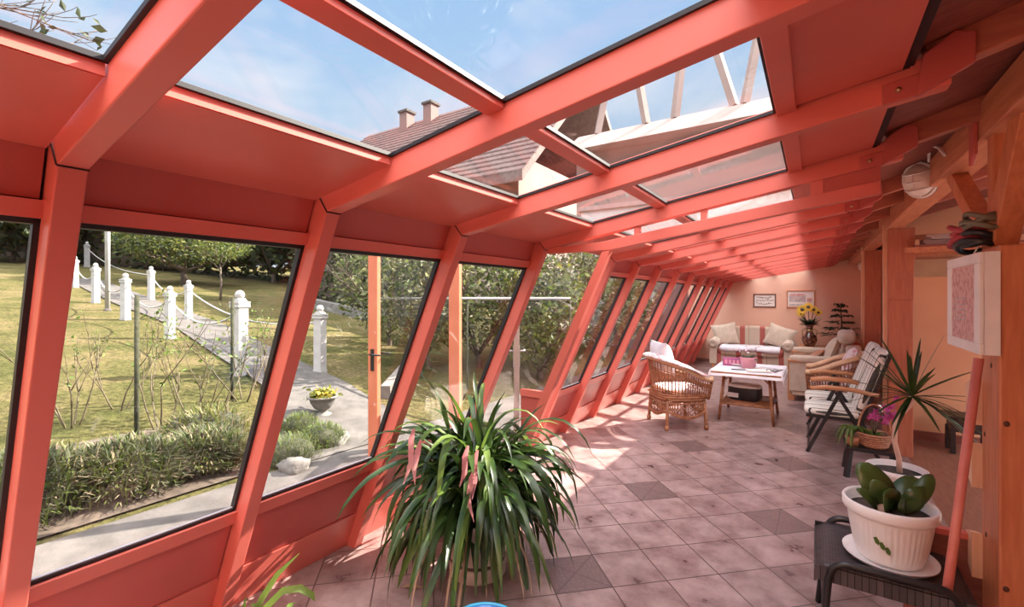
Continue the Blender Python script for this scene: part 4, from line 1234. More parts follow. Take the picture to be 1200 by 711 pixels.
for k in range(3):
    a = ang - .30 + .13 * k; z = .135 - .016 * k
    q = Vector((math.cos(a), math.sin(a), 0)); s2 = Vector((-q.y, q.x, 0)); rad = .1475 - .01 * (k * .1)
    P = [q * (rad + .004) + s2 * x + Vector((0, 0, z + zz)) for x, zz in ((-.010, .012), (.002, .018), (.012, .002), (.010, -.016), (-.002, -.010))]
    m.add(P + [p_ + q * .002 for p_ in P], [(0, 1, 2, 3, 4), (9, 8, 7, 6, 5)] + [(i, (i + 1) % 5, (i + 1) % 5 + 5, i + 5) for i in range(5)])
m.obj('leaf_decal', LEAFB, pot)
oc = MB()
tw_ = (-Fv * .80 - Rv * .35 + Uv * .35).normalized()      # the leaf faces look at the room
for x0, z0, x1, z1, dep, w, tilt in ((-.01, .235, -.085, .425, .05, .130, .10), (-.03, .235, -.075, .375, -.02, .085, -.2), (.0, .235, -.055, .335, -.06, .120, .35), (.02, .235, .115, .370, .03, .120, -.35),
                                     (.05, .235, -.02, .300, -.09, .075, .5), (.07, .235, .075, .345, -.03, .080, -.1), (.085, .235, .150, .395, .0, .070, -.3), (-.05, .24, -.115, .33, .0, .05, .3)):
    pts, ws = [], []
    for i in range(10):
        t = i / 9
        pts.append(Rv * (x0 + (x1 * 1.3 - x0) * (t ** 1.15)) + Uv * (z0 + (z1 - z0) * (1 - (1 - t) ** 1.25)) - Fv * (-dep * t + .02 * math.sin(PI * t)))
        ws.append(w * max(.10, math.sin(PI * min(1, .14 + .83 * t)) ** .55))
    ws[-1] = w * .16
    nr = Matrix.Rotation(tilt, 3, Uv) @ tw_
    oc.leaf(pts, ws, nr, fold=.07)
ob = oc.obj('orchid_leaves', ORCH, pot); sd = ob.modifiers.new('solid', 'SOLIDIFY'); sd.thickness = .004
m = MB(); m.tube([(-.02, -.03, .22), (-.03, -.045, .262)], [.022, .018], 10); m.obj('dry_stem_stub', TRUNKP, pot)

# dry twigs and bits at the foot of the stool
m = MB(); rnd = random.Random(8)
tips = []
for k in range(4): branchy(m, (0, 0, .01), (rnd.uniform(-1, 1), rnd.uniform(-1, 1), .2), .25, .004, 1, rnd, tips, .7, 0)
ob = tag(m.obj('dry_twigs', CANE), 'dry twigs lying below the black footstool', 'twigs'); ob.location = (.30, 2.16, .005)

# ------------------------------------------------------------------ dragon tree in a white pot
dp = thing('potted_dragon_tree', 'spiky dragon tree with a bent bare trunk in a white ribbed pot', 'potted plant', (.52, 4.55, 0))
m = MB(); m.lathe([(0, 0), (.13, 0), (.15, .15), (.165, .29), (.185, .30), (.19, .345), (.18, .35), (.17, .34), (.165, .30), (0, .30)], seg=96, rib=.005, ribs=32, rz=(.02, .26)); m.obj('pot', WHITEPL, dp)
m = MB(); m.lathe([(.168, .305), (0, .315)], seg=20); m.obj('soil', SOIL, dp)
m = MB(); m.tube([(.02, 0, .28), (.015, 0, .42), (-.012, -.01, .54), (-.008, -.01, .66), (.03, 0, .76), (.075, 0, .83), (.09, 0, .90)], [.020, .018, .017, .017, .018, .020, .022], 10); m.obj('trunk', TRUNKP, dp)
f = MB(); rnd = random.Random(31); top = Vector((.09, 0, .90))
for k in range(42):
    az = rnd.uniform(0, 2 * PI); el = rnd.uniform(-.45, 1.25); L = rnd.uniform(.38, .64)
    d = Vector((math.cos(az) * math.cos(el), math.sin(az) * math.cos(el), math.sin(el)))
    dr = .10 if el > .2 else .2
    f.leaf([top + d * L * t - Vector((0, 0, dr * L * t * t)) for t in (0, .2, .45, .7, .9, 1)], [.018, .027, .026, .019, .010, .001], fold=.15)
for az in (.3, .55, .45):
    d = Vector((math.cos(az), math.sin(az) - .6, -.35))
    f.leaf([top + d * .5 * t - Vector((0, 0, .30 * t * t)) for t in (0, .25, .5, .75, 1)], [.022, .038, .038, .026, .003], fold=.12)
f.obj('leaves', STRAP, dp)
m = MB(); m.leaf([top + Vector((.26, -.11, -.36)), top + Vector((.31, -.14, -.44)), top + Vector((.36, -.16, -.50))], [.018, .014, .002]); m.obj('dry_leaf_tip', STRAPD, dp)

# ------------------------------------------------------------------ low dark stool with orchid basket and spider plant
ls = thing('low_stool', 'low dark stool carrying the orchid basket beside the timber post', 'stool', (.43, 5.35, 0))
m = MB(); m.box((-.20, -.17, .25), (.20, .17, .285)); m.obj('seat', BLKMET, ls, bevel=.008)
for sx in (-1, 1):
    for sy in (-1, 1):
        m = MB(); m.bar((sx * .16, sy * .13, .25), (sx * .19, sy * .15, 0), .035); m.obj('leg', BLKMET, ls)
bs = thing('orchid_basket', 'wicker basket with magenta orchids on the low dark stool', 'basket', (.45, 5.30, .286))
m = MB(); m.lathe([(0, .0), (.085, 0), (.10, .03), (.118, .12), (.122, .13), (.115, .13), (.10, .04), (0, .03)], seg=40)
for k in range(6):
    m.tube([((.098 + .0055 * k) * math.cos(a * PI / 20), (.098 + .0055 * k) * math.sin(a * PI / 20), .02 + .02 * k + .004 * (a % 2)) for a in range(40)], .009, 6, closed=True)
m.obj('basket_body', BASK, bs)
m = MB(); m.tube([(.115 * math.cos(a * PI / 16), .02, .12 + .26 * math.sin(a * PI / 16)) for a in range(17)], .008, 8); m.obj('handle', BASK, bs)
f = MB(); rnd = random.Random(6)
for k in range(16):
    az = rnd.uniform(0, 2 * PI); d = Vector((math.cos(az) * .8, math.sin(az) * .8, .7)); L = rnd.uniform(.1, .19)
    f.leaf([Vector((0, 0, .1)) + d * L * t - Vector((0, 0, .12 * t * t)) for t in (0, .3, .6, 1)], [.02, .03, .028, .004])
f.obj('leaves', LEAFB, bs)
f = MB()
for k in range(26):
    c_ = Vector((.06 + rnd.gauss(0, .06), rnd.gauss(0, .06), .24 + abs(rnd.gauss(0, .09))))
    for q in range(5):
        a = 2 * PI * q / 5 + rnd.random(); d = Vector((math.cos(a), rnd.uniform(-.5, .5), math.sin(a)))
        f.leaf([c_, c_ + d * .016, c_ + d * .032], [.006, .024, .008], Vector((.5, -.8, .2)), fold=.05)
f.obj('flowers', MAGENTA, bs)
m = MB()
for k in range(6): m.tube([(0, 0, .1), (.03 * math.cos(k), .03 * math.sin(k), .22), (.08 + .03 * math.cos(k), .05 * math.sin(k * 2), .33)], .004, 5)
m.obj('stems', CANE, bs)
sp_ = thing('spider_plant', 'drooping green strap-leaved plant on the left edge of the low stool', 'potted plant', (.29, 5.27, .286))
m = MB(); m.lathe([(0, 0), (.045, 0), (.06, .08), (.055, .08), (0, .07)], seg=20); m.obj('pot', BASK, sp_)
f = MB()
for k in range(26):
    az = rnd.uniform(0, 2 * PI); d = Vector((math.cos(az), math.sin(az), 0)); L = rnd.uniform(.14, .24)
    f.leaf([Vector((0, 0, .08)) + d * L * .75 * t + Vector((0, 0, .13 * math.sin(min(1, t * 1.1) * PI * .75) - .16 * t * t)) for t in (0, .2, .4, .6, .8, 1)], [.016, .024, .024, .02, .013, .002])
f.obj('leaves', LEAFB, sp_)

# ------------------------------------------------------------------ big strap-leaved plant in the middle
bp_ = thing('potted_plant', 'huge bushy strap-leaved plant in a pale pot on the tiled floor', 'potted plant', (-1.70, 2.20, 0))
m = MB(); m.lathe([(0, 0), (.155, 0), (.17, .012), (.172, .085), (.165, .09)], seg=48); m.lathe([(.165, .09), (.165, .105), (.18, .25), (.195, .33), (.20, .35), (.185, .35), (.17, .30), (0, .30)], seg=48); m.obj('pot', mat('pale_pot', (.66, .56, .48), .6, (.50, .38, .32), 7, lo=.5, hi=.75), bp_)
m = MB(); m.lathe([(.166, .088), (.169, .098), (.166, .108)], seg=48); m.obj('pot_band', FRAMEB, bp_)
m = MB(); m.lathe([(.18, .31), (0, .34)], seg=20); m.obj('soil', SOIL, bp_)
f = MB(); rnd = random.Random(77)
def strapleaf(mb, base, az, el, L, w, droop, mi=0, tw=0.0):
    d = Vector((math.cos(az) * math.cos(el), math.sin(az) * math.cos(el), math.sin(el))); g = Vector((0, 0, -1))
    pts = [Vector(base)]; v = d.copy(); n_ = 9; up = None
    for i in range(n_):
        v = (v + g * droop * (i + 1) / n_ + Vector((rnd.gauss(0, .03), rnd.gauss(0, .03), 0))).normalized()
        pts.append(pts[-1] + v * L / n_)
        if pts[-1].z < .025: pts[-1].z = .025
    ws = [w * q for q in (.55, .75, .9, 1, 1, .97, .9, .75, .5, .05)]
    side = Vector((-math.sin(az), math.cos(az), 0))
    nr = Vector((math.cos(az) * .4, math.sin(az) * .4, 1)); nr = Matrix.Rotation(tw, 3, d) @ nr
    mb.leaf(pts, ws, nr, mi=mi, fold=.16)


for k in range(480):
    az = rnd.uniform(0, 2 * PI)
    ring = rnd.random()
    hr = rnd.uniform(0, .40) * (1 if rnd.random() < .8 else .3); rr3 = .30 * ring * min(1, .35 + hr)
    base = (rr3 * math.cos(az) + rnd.gauss(0, .03), rr3 * math.sin(az) + rnd.gauss(0, .03), .34 + hr)
    el = rnd.uniform(.1, 1.35) if rnd.random() < .7 else rnd.uniform(-.3, .5)
    L = rnd.uniform(.32, .74); w = rnd.uniform(.026, .046)
    strapleaf(f, base, az, el, L, w, rnd.uniform(.22, .80), 0 if rnd.random() < .86 else 1, rnd.uniform(-1.1, 1.1))
for az, el, L in ((2.2, 1.45, .72), (1.2, 1.35, .6), (3.4, 1.3, .6), (-1.1, 1.25, .62), (.4, 1.3, .58)):
    strapleaf(f, (0, 0, .5), az, el, L, .036, .28, 0)
f.obj('leaves', [STRAP, LEAFB], bp_)
f = MB()
for k in range(34):
    az = rnd.uniform(0, 2 * PI)
    strapleaf(f, (.12 * math.cos(az), .12 * math.sin(az), .34), az, rnd.uniform(-.3, .4), rnd.uniform(.4, .72), .014, .8, 0)
f.obj('dry_leaves', STRAPD, bp_)
for px, py, L in ((482, 515, .24), (490, 528, .18), (556, 540, .20), (553, 560, .22), (545, 535, .16)):
    f = MB(); q = at(px, py, 2.32 + rnd.uniform(-.03, .03)) - Vector((-1.70, 2.20, 0))
    f.leaf([q + Vector((.02, 0, .06)), q, q + Vector((-.01 + rnd.gauss(0, .02), 0, -L * .5)), q + Vector((-.03 + rnd.gauss(0, .03), 0, -L))], [.012, .03, .026, .003], Vector((.6, -.8, .1)))
    f.obj('pink_bract', PINKL, bp_)

# strap-leaved plant just below the left of the frame
lp = thing('potted_plant', 'strap-leaved plant whose leaf tips rise at the bottom left by the wall', 'potted plant', (-1.62, .92, 0))
m = MB(); m.lathe([(0, 0), (.11, 0), (.14, .24), (.15, .25), (.15, .27), (.135, .27), (.13, .22), (0, .22)], seg=40); m.obj('pot', WHITEPL, lp)
m = MB(); m.lathe([(.132, .225), (0, .24)], seg=20); m.obj('soil', SOIL, lp)
f = MB()
for k in range(16):
    strapleaf(f, (0, 0, .25), rnd.uniform(0, 2 * PI), rnd.uniform(.5, 1.2), rnd.uniform(.3, .42), .026, .4, 1)
o_ = Vector((-1.62, .92, 0))
a = at(292, 735, 1.55) - o_
for path in ([a, at(308, 700, 1.55) - o_, at(326, 672, 1.55) - o_, at(351, 648, 1.56) - o_], [a, at(312, 712, 1.5) - o_, at(332, 692, 1.5) - o_, at(352, 689, 1.5) - o_, at(366, 697, 1.5) - o_, at(369, 704, 1.5) - o_], [a, at(285, 715, 1.55) - o_, at(288, 700, 1.56) - o_]):
    path = [Vector((0, 0, .24)), Vector((0, 0, .24)).lerp(path[0], .6)] + path
    ws = [.022] * (len(path) - 2) + [.018, .002]
    f.leaf(path, ws, Vector((.55, -.6, .6)), mi=1, fold=.16)
f.obj('leaves', [STRAP, LEAFB], lp)

# blue basin at the bottom edge
bn = thing('plastic_basin', 'blue plastic basin on the tiles in front of the big plant', 'basin', (-1.235, 1.645, 0.012))
m = MB(); m.lathe([(0, -.012), (.12, -.012), (.165, .148), (.165, .156), (.155, .153), (.115, .012), (0, .012)], seg=48); m.obj('bowl', BLUEPL, bn)
m = MB(); m.tube([(.166 * math.cos(k * PI / 24), .166 * math.sin(k * PI / 24), .156) for k in range(48)], .008, 8, closed=True); m.obj('rim', BLUEL, bn)

# fallen leaves on the tiles
for px, py, rzv, lab in ((482, 689, .6, 'pale dry leaf lying on the tiles left of the big plant'),):
    q = at(px, py, 538.2 * 1.65 / (py - 347.6)); m = MB(); m.leaf([(-.05, 0, .006), (-.02, .004, .012), (.03, .0, .010), (.06, -.004, .004)], [.008, .034, .036, .004], fold=.06)
    ob = tag(m.obj('fallen_leaf', STRAPD), lab, 'leaf'); ob.location = (q.x, q.y, .001); ob.rotation_euler = (0, 0, rzv)

# ------------------------------------------------------------------ wicker armchair
def make_wicker(name, label, group):
    """faces +X of its own frame; horseshoe back and arms, open lattice skirt"""
    t = thing(name, label, 'chair', (0, 0, 0), 0, group)

    def plan(s, k=1.0):              # s 0..1 round the horseshoe from right arm front to left arm front
        u = (s - .5) * 2             # -1..1
        if abs(u) > .52:
            x = .28 - (1 - abs(u)) / .48 * .30
            return Vector((x * k, math.copysign(.31, u) * k, 0))
        b_ = u / .52 * PI / 2
        return Vector(((-.02 - .27 * math.cos(b_)) * k, .31 * math.sin(b_) * k, 0))

    def toph(s):
        u = abs(s - .5) * 2
        return .63 + .25 * (0.5 + 0.5 * math.cos(PI * min(1, u / .95))) ** .8

    def flare(z): return 1.0 + .24 * max(0, z - .42) / .5

    m = MB(); n_ = 44
    rim = []
    for i in range(n_ + 1):
        s = i / n_; z = toph(s); p = plan(s, flare(z)); rim.append(p + Vector((0, 0, z)))
    m.tube(rim, .030, 10)
    m.tube([q + Vector((0, 0, .02)) for q in rim], .020, 8)
    m.obj('rolled_rim', WICKL, t)
    m = MB()
    for i in range(0, n_ + 1):       # upright stakes of the back and arms
        s = i / n_; z1 = toph(s)
        m.tube([plan(s, flare(z)) + Vector((0, 0, z)) for z in (.40, (.40 + z1) / 2, z1)], .0075, 5)
    for fr in (.06, .12, .18, .60, .66, .72, .92):
        m.tube([plan(i / n_, flare(.40 + (toph(i / n_) - .40) * fr) + .01 * (i % 2)) + Vector((0, 0, .40 + (toph(i / n_) - .40) * fr)) for i in range(n_ + 1)], .0085, 5)
    for i in range(n_ // 2):         # scrolls between the weave bands
        s = (2 * i + 1) / n_; zc = .40 + (toph(s) - .40) * .48
        c_ = plan(s, flare(zc)) + Vector((0, 0, zc)); tn = (plan(min(1, s + .01)) - plan(max(0, s - .01))).normalized()
        m.tube([c_ + tn * .022 * math.cos(a * PI / 5) + Vector((0, 0, .022 * math.sin(a * PI / 5))) for a in range(10)], .005, 5, closed=True)
    m.obj('woven_back', WICK, t)
    # seat rim and skirt
    def base(s, k=1.0):              # closed rounded outline
        a = 2 * PI * s; e = .55
        return Vector((.285 * k * math.copysign(abs(math.cos(a)) ** e, math.cos(a)), .31 * k * math.copysign(abs(math.sin(a)) ** e, math.sin(a)), 0))
    m = MB(); q = 52
    for z, r_, k in ((.405, .018, 1.0), (.375, .015, 1.01), (.43, .014, 1.0)):
        m.tube([base(i / q, k) + Vector((0, 0, z)) for i in range(q)], r_, 8, closed=True)
    m.box((-.27, -.29, .385), (.28, .29, .405))
    m.obj('seat', WICK, t)
    m = MB()
    def low(s): return .15 + .07 * abs(math.sin(4 * PI * s + PI / 2 * 0)) ** 1.2
    for i in range(q):
        s = i / q
        m.tube([base(s) + Vector((0, 0, .38)), base(s, 1.05) + Vector((0, 0, low(s)))], .006, 5)
        s2 = (i + 3) / q
        m.tube([base(s, 1.0) + Vector((0, 0, .37)), base((s + s2) / 2, 1.03) + Vector((0, 0, .26)), base(s2, 1.05) + Vector((0, 0, low(s2)))], .0055, 5)
        s2 = (i - 3) / q
        m.tube([base(s, 1.0) + Vector((0, 0, .37)), base((s + s2) / 2, 1.03) + Vector((0, 0, .26)), base(s2, 1.05) + Vector((0, 0, low(s2)))], .0055, 5)
    for dz in (0, .018): m.tube([base(i / q, 1.05) + Vector((0, 0, low(i / q) + dz)) for i in range(q)], .011, 6, closed=True)
    m.tube([base(i / q, 1.02) + Vector((0, 0, .33)) for i in range(q)], .009, 6, closed=True)
    m.obj('lattice_skirt', WICK, t)
    for sx in (-1, 1):
        for sy in (-1, 1):
            m = MB(); m.tube([(sx * .235, sy * .26, .40), (sx * .25, sy * .275, .12), (sx * .255, sy * .28, .0)], [.018, .020, .022], 10)
            m.lathe([(.0, 0), (.026, 0), (.030, .025), (.026, .05), (.02, .06)], (sx * .255, sy * .28, 0), 12)
            m.obj('leg', BAMB, t)
    for sy in (-1, 1):               # front arm post
        m = MB(); m.tube([(.27, sy * .295, .38), (.30, sy * .33, .62)], .017, 8); m.obj('arm_post', WICK, t)
    m = MB(); m.blob((.02, 0, .455), (.27, .26, .055), p=4.5, nu=28, nv=12, wob=.04); m.obj('seat_cushion', FLORAL, t)
    return t


wc = make_wicker('wicker_armchair', 'wicker armchair with open lattice skirt standing by the leaning windows', 'wicker armchairs')
WCP = (-1.50, 6.15); WCA = math.radians(39)
wc2 = dup(wc, (.20, 7.72, 0), PI, 'wicker armchair half hidden behind the striped folding chairs')
wc.location = (*WCP, 0); wc.rotation_euler = (0, 0, WCA)


def on_chair(loc, a, lx, ly, lz): return Vector((loc[0] + lx * math.cos(a) - ly * math.sin(a), loc[1] + lx * math.sin(a) + ly * math.cos(a), lz))


def pillow(name, label, p, w, h, t_, rzv, tilt, m_, group=None, cat='cushion', roll=0):
    mb = MB(); mb.pillow(w, h, t_, rot('Z', rzv) @ rot('Y', tilt) @ rot('X', roll) @ rot('Y', PI / 2) @ rot('Z', PI / 2))
    ob = tag(mb.obj(name, m_), label, cat, group); ob.location = p
    return ob


pillow('cushion', 'plump white cushion at the top of the wicker armchair by the windows', on_chair(WCP, WCA, -.17, .05, .86), .50, .44, .22, WCA, -.25, WHITEC)
m = MB(); nn = 18; vs = []
for i in range(nn + 1):               # throw draped over the near arm and the back
    for j in range(7):
        s = .10 + .42 * i / nn; u = (s - .5) * 2; v = j / 6 - .5
        z = .63 + .25 * (0.5 + 0.5 * math.cos(PI * min(1, abs(u) / .95))) ** .8
        k = 1.0 + .24 * max(0, z - .42) / .5
        if abs(u) > .52: x, y = .28 - (1 - abs(u)) / .48 * .30, math.copysign(.31, u)
        else: x, y = -.02 - .27 * math.cos(u / .52 * PI / 2), .31 * math.sin(u / .52 * PI / 2)
        rad = math.hypot(x + .02, y); off = v * .17
        vs.append((x * k * (1 + off / .35), y * k * (1 + off / .35), z + .057 - 1.5 * off * off * 3 + .012 * noise.noise(Vector((i * .5, j * .6, 2)))))
m.add(vs, [(i * 7 + j, (i + 1) * 7 + j, (i + 1) * 7 + j + 1, i * 7 + j + 1) for i in range(nn) for j in range(6)], 0, True)
ob = tag(m.obj('throw', FLORAL), 'pale floral throw draped over the arm of the wicker chair by the windows', 'throw'); ob.location = (*WCP, 0); ob.rotation_euler = (0, 0, WCA)
sd = ob.modifiers.new('solid', 'SOLIDIFY'); sd.thickness = .012
pillow('cushion', 'pink floral cushion on the half-hidden wicker armchair', (.41, 7.74, .76), .46, .42, .20, PI, -.30, FLORAL)

# ------------------------------------------------------------------ bamboo table and what lies on it
tb_ = thing('bamboo_table', 'bamboo table with splayed legs and a low shelf between the wicker chair and the loveseat', 'table', (-.76, 7.10, 0))
TZ = .665
m = MB(); m.box((-.40, -.46, TZ - .02), (.40, .46, TZ))
m.tube([(-.41, -.47, TZ - .022), (.41, -.47, TZ - .022)], .022, 10); m.tube([(-.41, .47, TZ - .022), (.41, .47, TZ - .022)], .022, 10)
m.tube([(-.41, -.47, TZ - .022), (-.41, .47, TZ - .022)], .022, 10); m.tube([(.41, -.47, TZ - .022), (.41, .47, TZ - .022)], .022, 10)
m.obj('tabletop', BAMB, tb_)
for sx in (-1, 1):
    for sy in (-1, 1):
        m = MB(); m.tube([(sx * .265, sy * .30, TZ - .03), (sx * .32, sy * .40, 0)], [.021, .018], 10)
        m.lathe([(.023, 0), (.023, .03)], (sx * .29, sy * .345, .33), 10)
        m.obj('leg', BAMB, tb_)
        m = MB(); m.tube([(sx * .285, sy * .335, .50), (sx * .16, sy * .30, TZ - .04)], .010, 8); m.obj('brace', BAMB, tb_)
m = MB()
for sy in (-1, 1): m.tube([(-.30, sy * .365, .22), (.30, sy * .365, .22)], .015, 8)
for sx in (-1, 1): m.tube([(sx * .30, -.365, .22), (sx * .30, .365, .22)], .015, 8)
for k in range(9): m.tube([(-.30, -.30 + .075 * k, .228), (.30, -.30 + .075 * k, .228)], .010, 6)
m.obj('shelf', BAMB, tb_)
m = MB(); nx, ny = 26, 26; vs = []
for i in range(nx + 1):
    for j in range(ny + 1):
        u, v = 2 * i / nx - 1, 2 * j / ny - 1
        x, y = u * .46, v * .52; ex = max(0, abs(x) - .43); ey = max(0, abs(y) - .49)
        z = TZ + .004 - 2.2 * (ex + ey) + .006 * noise.noise(Vector((x * 9, y * 9, 0)))
        vs.append((x - math.copysign(ex * .6, x), y - math.copysign(ey * .6, y), max(z, TZ + .003) if ex + ey == 0 else z))
m.add(vs, [(i * (ny + 1) + j, (i + 1) * (ny + 1) + j, (i + 1) * (ny + 1) + j + 1, i * (ny + 1) + j + 1) for i in range(nx) for j in range(ny)], 0, True)
ob = tag(m.obj('tablecloth', WHITEC), 'white patterned cloth lying over the bamboo table', 'tablecloth'); ob.location = (-.76, 7.10, 0)
TT = TZ + .012
pp_ = thing('potted_violet', 'small flowering plant in a pink pot on the bamboo table', 'potted plant', (-.76, 7.02, TT))
m = MB(); m.lathe([(0, 0), (.085, 0), (.105, .13), (.11, .15), (.10, .15), (.09, .12), (0, .12)], seg=32); m.obj('pot', PINKPOT, pp_)
m = MB(); rnd = random.Random(12)
for k in range(24):
    az = rnd.uniform(0, 2 * PI); d = Vector((math.cos(az), math.sin(az), rnd.uniform(.5, 1.4))).normalized(); L = rnd.uniform(.10, .19)
    m.leaf([Vector((0, 0, .12)) + d * L * q - Vector((0, 0, .10 * q * q)) for q in (0, .35, .7, 1)], [.02, .05, .05, .006], fold=.1)
m.obj('leaves', LEAFS, pp_)
m = MB(); m.cards([(rnd.gauss(0, .08), rnd.gauss(0, .08), .22 + abs(rnd.gauss(0, .04))) for k in range(46)], .045, rnd, mis=[0, 0, 1]); m.obj('flowers', [WHITEC, MAGENTA], pp_)
pb = thing('gift_box', 'purple patterned box behind the pink pot on the bamboo table', 'box', (-.97, 7.22, TT)); pb.rotation_euler = (0, 0, .2)
m = MB(); m.box((-.14, -.06, 0), (.14, .06, .10)); m.obj('box', PURPLE, pb, bevel=.004)
m = MB()
for k in range(5): m.box((-.115 + .05 * k, -.062, .025), (-.085 + .05 * k, -.06, .08))
m.obj('pattern', PINKPOT, pb)
m = MB(); m.lathe([(0, 0), (.17, 0), (.21, .02), (.21, .026), (.16, .012), (0, .012)], seg=40); ob = tag(m.obj('serving_tray', WHITEPL), 'round white tray under the back of the bamboo table top things', 'tray'); ob.location = (-.90, 7.34, TT)
ob['label'] = 'round white tray at the back left of the bamboo table'
for k, (x, y, rzv, mt, lab) in enumerate(((-.62, 6.80, .3, PAPER, 'open magazine on the near edge of the bamboo table'), (-.52, 7.02, -.4, MUTED, 'grey folded paper on the right of the bamboo table'))):
    m = MB(); m.box((-.14, -.10, 0), (.14, .10, .012)); m.box((-.12, -.08, .012), (.02, .06, .013)); ob = tag(m.obj('magazine', mt), lab, 'magazine'); ob.location = (x, y, TT); ob.rotation_euler = (0, 0, rzv)
m = MB(); m.tube([(-.09, 0, .008), (.07, .03, .008)], .007, 8); ob = tag(m.obj('pen', BLKMET), 'dark pen lying across the tablecloth near the front edge', 'pen'); ob.location = (-.84, 6.72, TT)
gl = thing('spectacles', 'dark spectacles lying at the front right of the tablecloth', 'spectacles', (-.46, 6.76, TT))
m = MB()
for sx in (-.035, .035): m.tube([(sx + .027 * math.cos(a * PI / 8), .02 * math.sin(a * PI / 8) * .2 - .0, .024 + .02 * math.sin(a * PI / 8)) for a in range(16)], .003, 5, closed=True)
m.obj('rims', BLKMET, gl)
m = MB(); m.tube([(-.064, 0, .03), (-.06, .11, .006)], .003, 5); m.tube([(.064, 0, .03), (.06, .11, .006)], .003, 5); m.obj('arms', BLKMET, gl)
rd = thing('portable_radio', 'black and white case resting on the low shelf of the bamboo table', 'case', (-.80, 7.02, .24)); rd.rotation_euler = (0, 0, -.15)
m = MB(); m.blob((0, 0, .10), (.20, .13, .10), p=6, nu=28, nv=12); m.obj('body', BLKMET, rd)
m = MB(); m.blob((0, 0, .175), (.195, .125, .045), p=5, nu=28, nv=10); m.box((-.19, -.134, .04), (-.05, -.125, .10)); m.obj('pale_lid', WHITEPL, rd)
m = MB(); rnd = random.Random(4)
for k in range(5): m.box((-.13, -.09, .004 * k), (.13, .09, .004 * k + .0035), M=rot('Z', rnd.uniform(-.3, .3)))
ob = tag(m.obj('newspaper', MUTED), 'folded newspapers on the right of the table shelf', 'newspaper'); ob.location = (-.56, 7.16, .24)

# ------------------------------------------------------------------ sofas
def make_sofa(name, label, w, dp_, seat, back, mat_, arm_mat, panel=False):
    """faces -Y of its own frame; origin under the middle of its front edge"""
    t = thing(name, label, 'sofa')
    aw = .22
    m = MB(); m.box((-w / 2 + .04, .05, .09), (w / 2 - .04, dp_ - .05, seat - .13)); m.obj('base', mat_, t, bevel=.02)
    m = MB(); m.blob((0, dp_ * .42, seat - .07), (w / 2 - aw * .8, dp_ * .44, .09), p=6, nu=36, nv=12); m.obj('seat_cushion', mat_, t)
    m = MB(); k = 24; poly = []      # camel-back outline
    for i in range(k + 1):
        u = 2 * i / k - 1; poly.append((u * (w / 2 - .06), back - .13 * abs(u) ** 2.2 - .05 * (abs(u) > .98)))
    poly = [(-(w / 2 - .06), .15)] + poly + [(w / 2 - .06, .15)]
    m.prism(poly[::-1], dp_ - .20, dp_, 'y'); m.obj('backrest', mat_, t, bevel=.045)
    for s_ in (-1, 1):
        m = MB(); x = s_ * (w / 2 - aw / 2)
        if panel:
            m.box((x - aw / 2 + .02, .02, .16), (x + aw / 2 - .02, dp_ - .08, .66))
            m.blob((x, dp_ / 2 - .02, .67), (aw / 2 + .01, dp_ / 2 - .03, .05), p=5, nu=28, nv=10)
        else:
            m.box((x - aw / 2 + .03, .03, .10), (x + aw / 2 - .03, dp_ - .1, .52))
            m.tube([(x, .0, .56), (x, .06, .565), (x, dp_ - .12, .60)], [.10, .115, .115], 18)
        m.obj('arm', arm_mat, t, bevel=.012)
        if panel:
            m = MB(); m.bar((x, .015, .0), (x, .015, .66), .05, .04); m.bar((x, dp_ - .1, 0), (x, dp_ - .1, .2), .05, .05); m.bar((x, -.0, .64), (x, dp_ - .1, .64), aw, .03)
            m.obj('arm_frame', WOODA, t, bevel=.006)
        else:
            m = MB(); m.lathe([(0, 0), (.03, .004), (.04, .012), (.07, .002), (.085, 0)], (x, -.002, .56), 20, M=rot('X', PI / 2)); m.obj('arm_scroll', CREAM, t)
        for y_ in (.06, dp_ - .08):
            m = MB(); m.bar((x, y_, 0), (x, y_, .12), .05); m.obj('leg', WOODA, t)
    return t


s1 = make_sofa('striped_sofa', 'cream and pink striped sofa with a curved back against the end wall', 1.72, .88, .47, .96, SOFAX, CREAM)
s1.location = (-1.23, 11.48, 0)
# seat throw along the front of the sofa
m = MB(); vs = []; nn = 24
for i in range(nn + 1):
    for j, (y, z) in enumerate(((.62, .515), (.3, .520), (.04, .515), (-.02, .49), (-.03, .43))):
        u = i / nn; vs.append((-.60 + 1.2 * u, y, z + .006 * noise.noise(Vector((i * .6, j, 0))) - (.02 * math.sin(u * 9) if j == 4 else 0)))
m.add(vs, [(i * 5 + j, (i + 1) * 5 + j, (i + 1) * 5 + j + 1, i * 5 + j + 1) for i in range(nn) for j in range(4)], 0, True)
ob = tag(m.obj('seat_throw', WHITEC), 'white throw spread over the seat of the striped end sofa', 'throw'); ob.location = (-1.23, 11.48, 0)
sd = ob.modifiers.new('solid', 'SOLIDIFY'); sd.thickness = .01
pillow('cushion', 'large cream cushion at the left end of the striped sofa', (-1.80, 12.00, .76), .56, .52, .18, -PI / 2 + .25, -.28, CREAM, roll=.18)
pillow('cushion', 'large cream cushion tilted at the right end of the striped sofa', (-.66, 12.00, .75), .60, .50, .18, -PI / 2 - .25, -.28, CREAM, roll=-.3)
s2 = make_sofa('loveseat', 'beige loveseat with wooden-framed arms along the house wall', 1.66, .95, .46, 1.02, SOFAX, CREAM, True)
s2.location = (-.36, 9.33, 0); s2.rotation_euler = (0, 0, -PI / 2)
pillow('cushion', 'cream cushion leaning at the near end of the loveseat', (.22, 8.95, .78), .50, .46, .18, PI, -.35, CREAM, roll=.3)
pillow('cushion', 'brown-pink cushion lying in front of the cream one on the loveseat', (-.0, 8.98, .66), .42, .34, .14, PI, -.7, mat('brown_cushion', (.46, .22, .14), .9, (.40, .18, .11), 9), roll=.2)
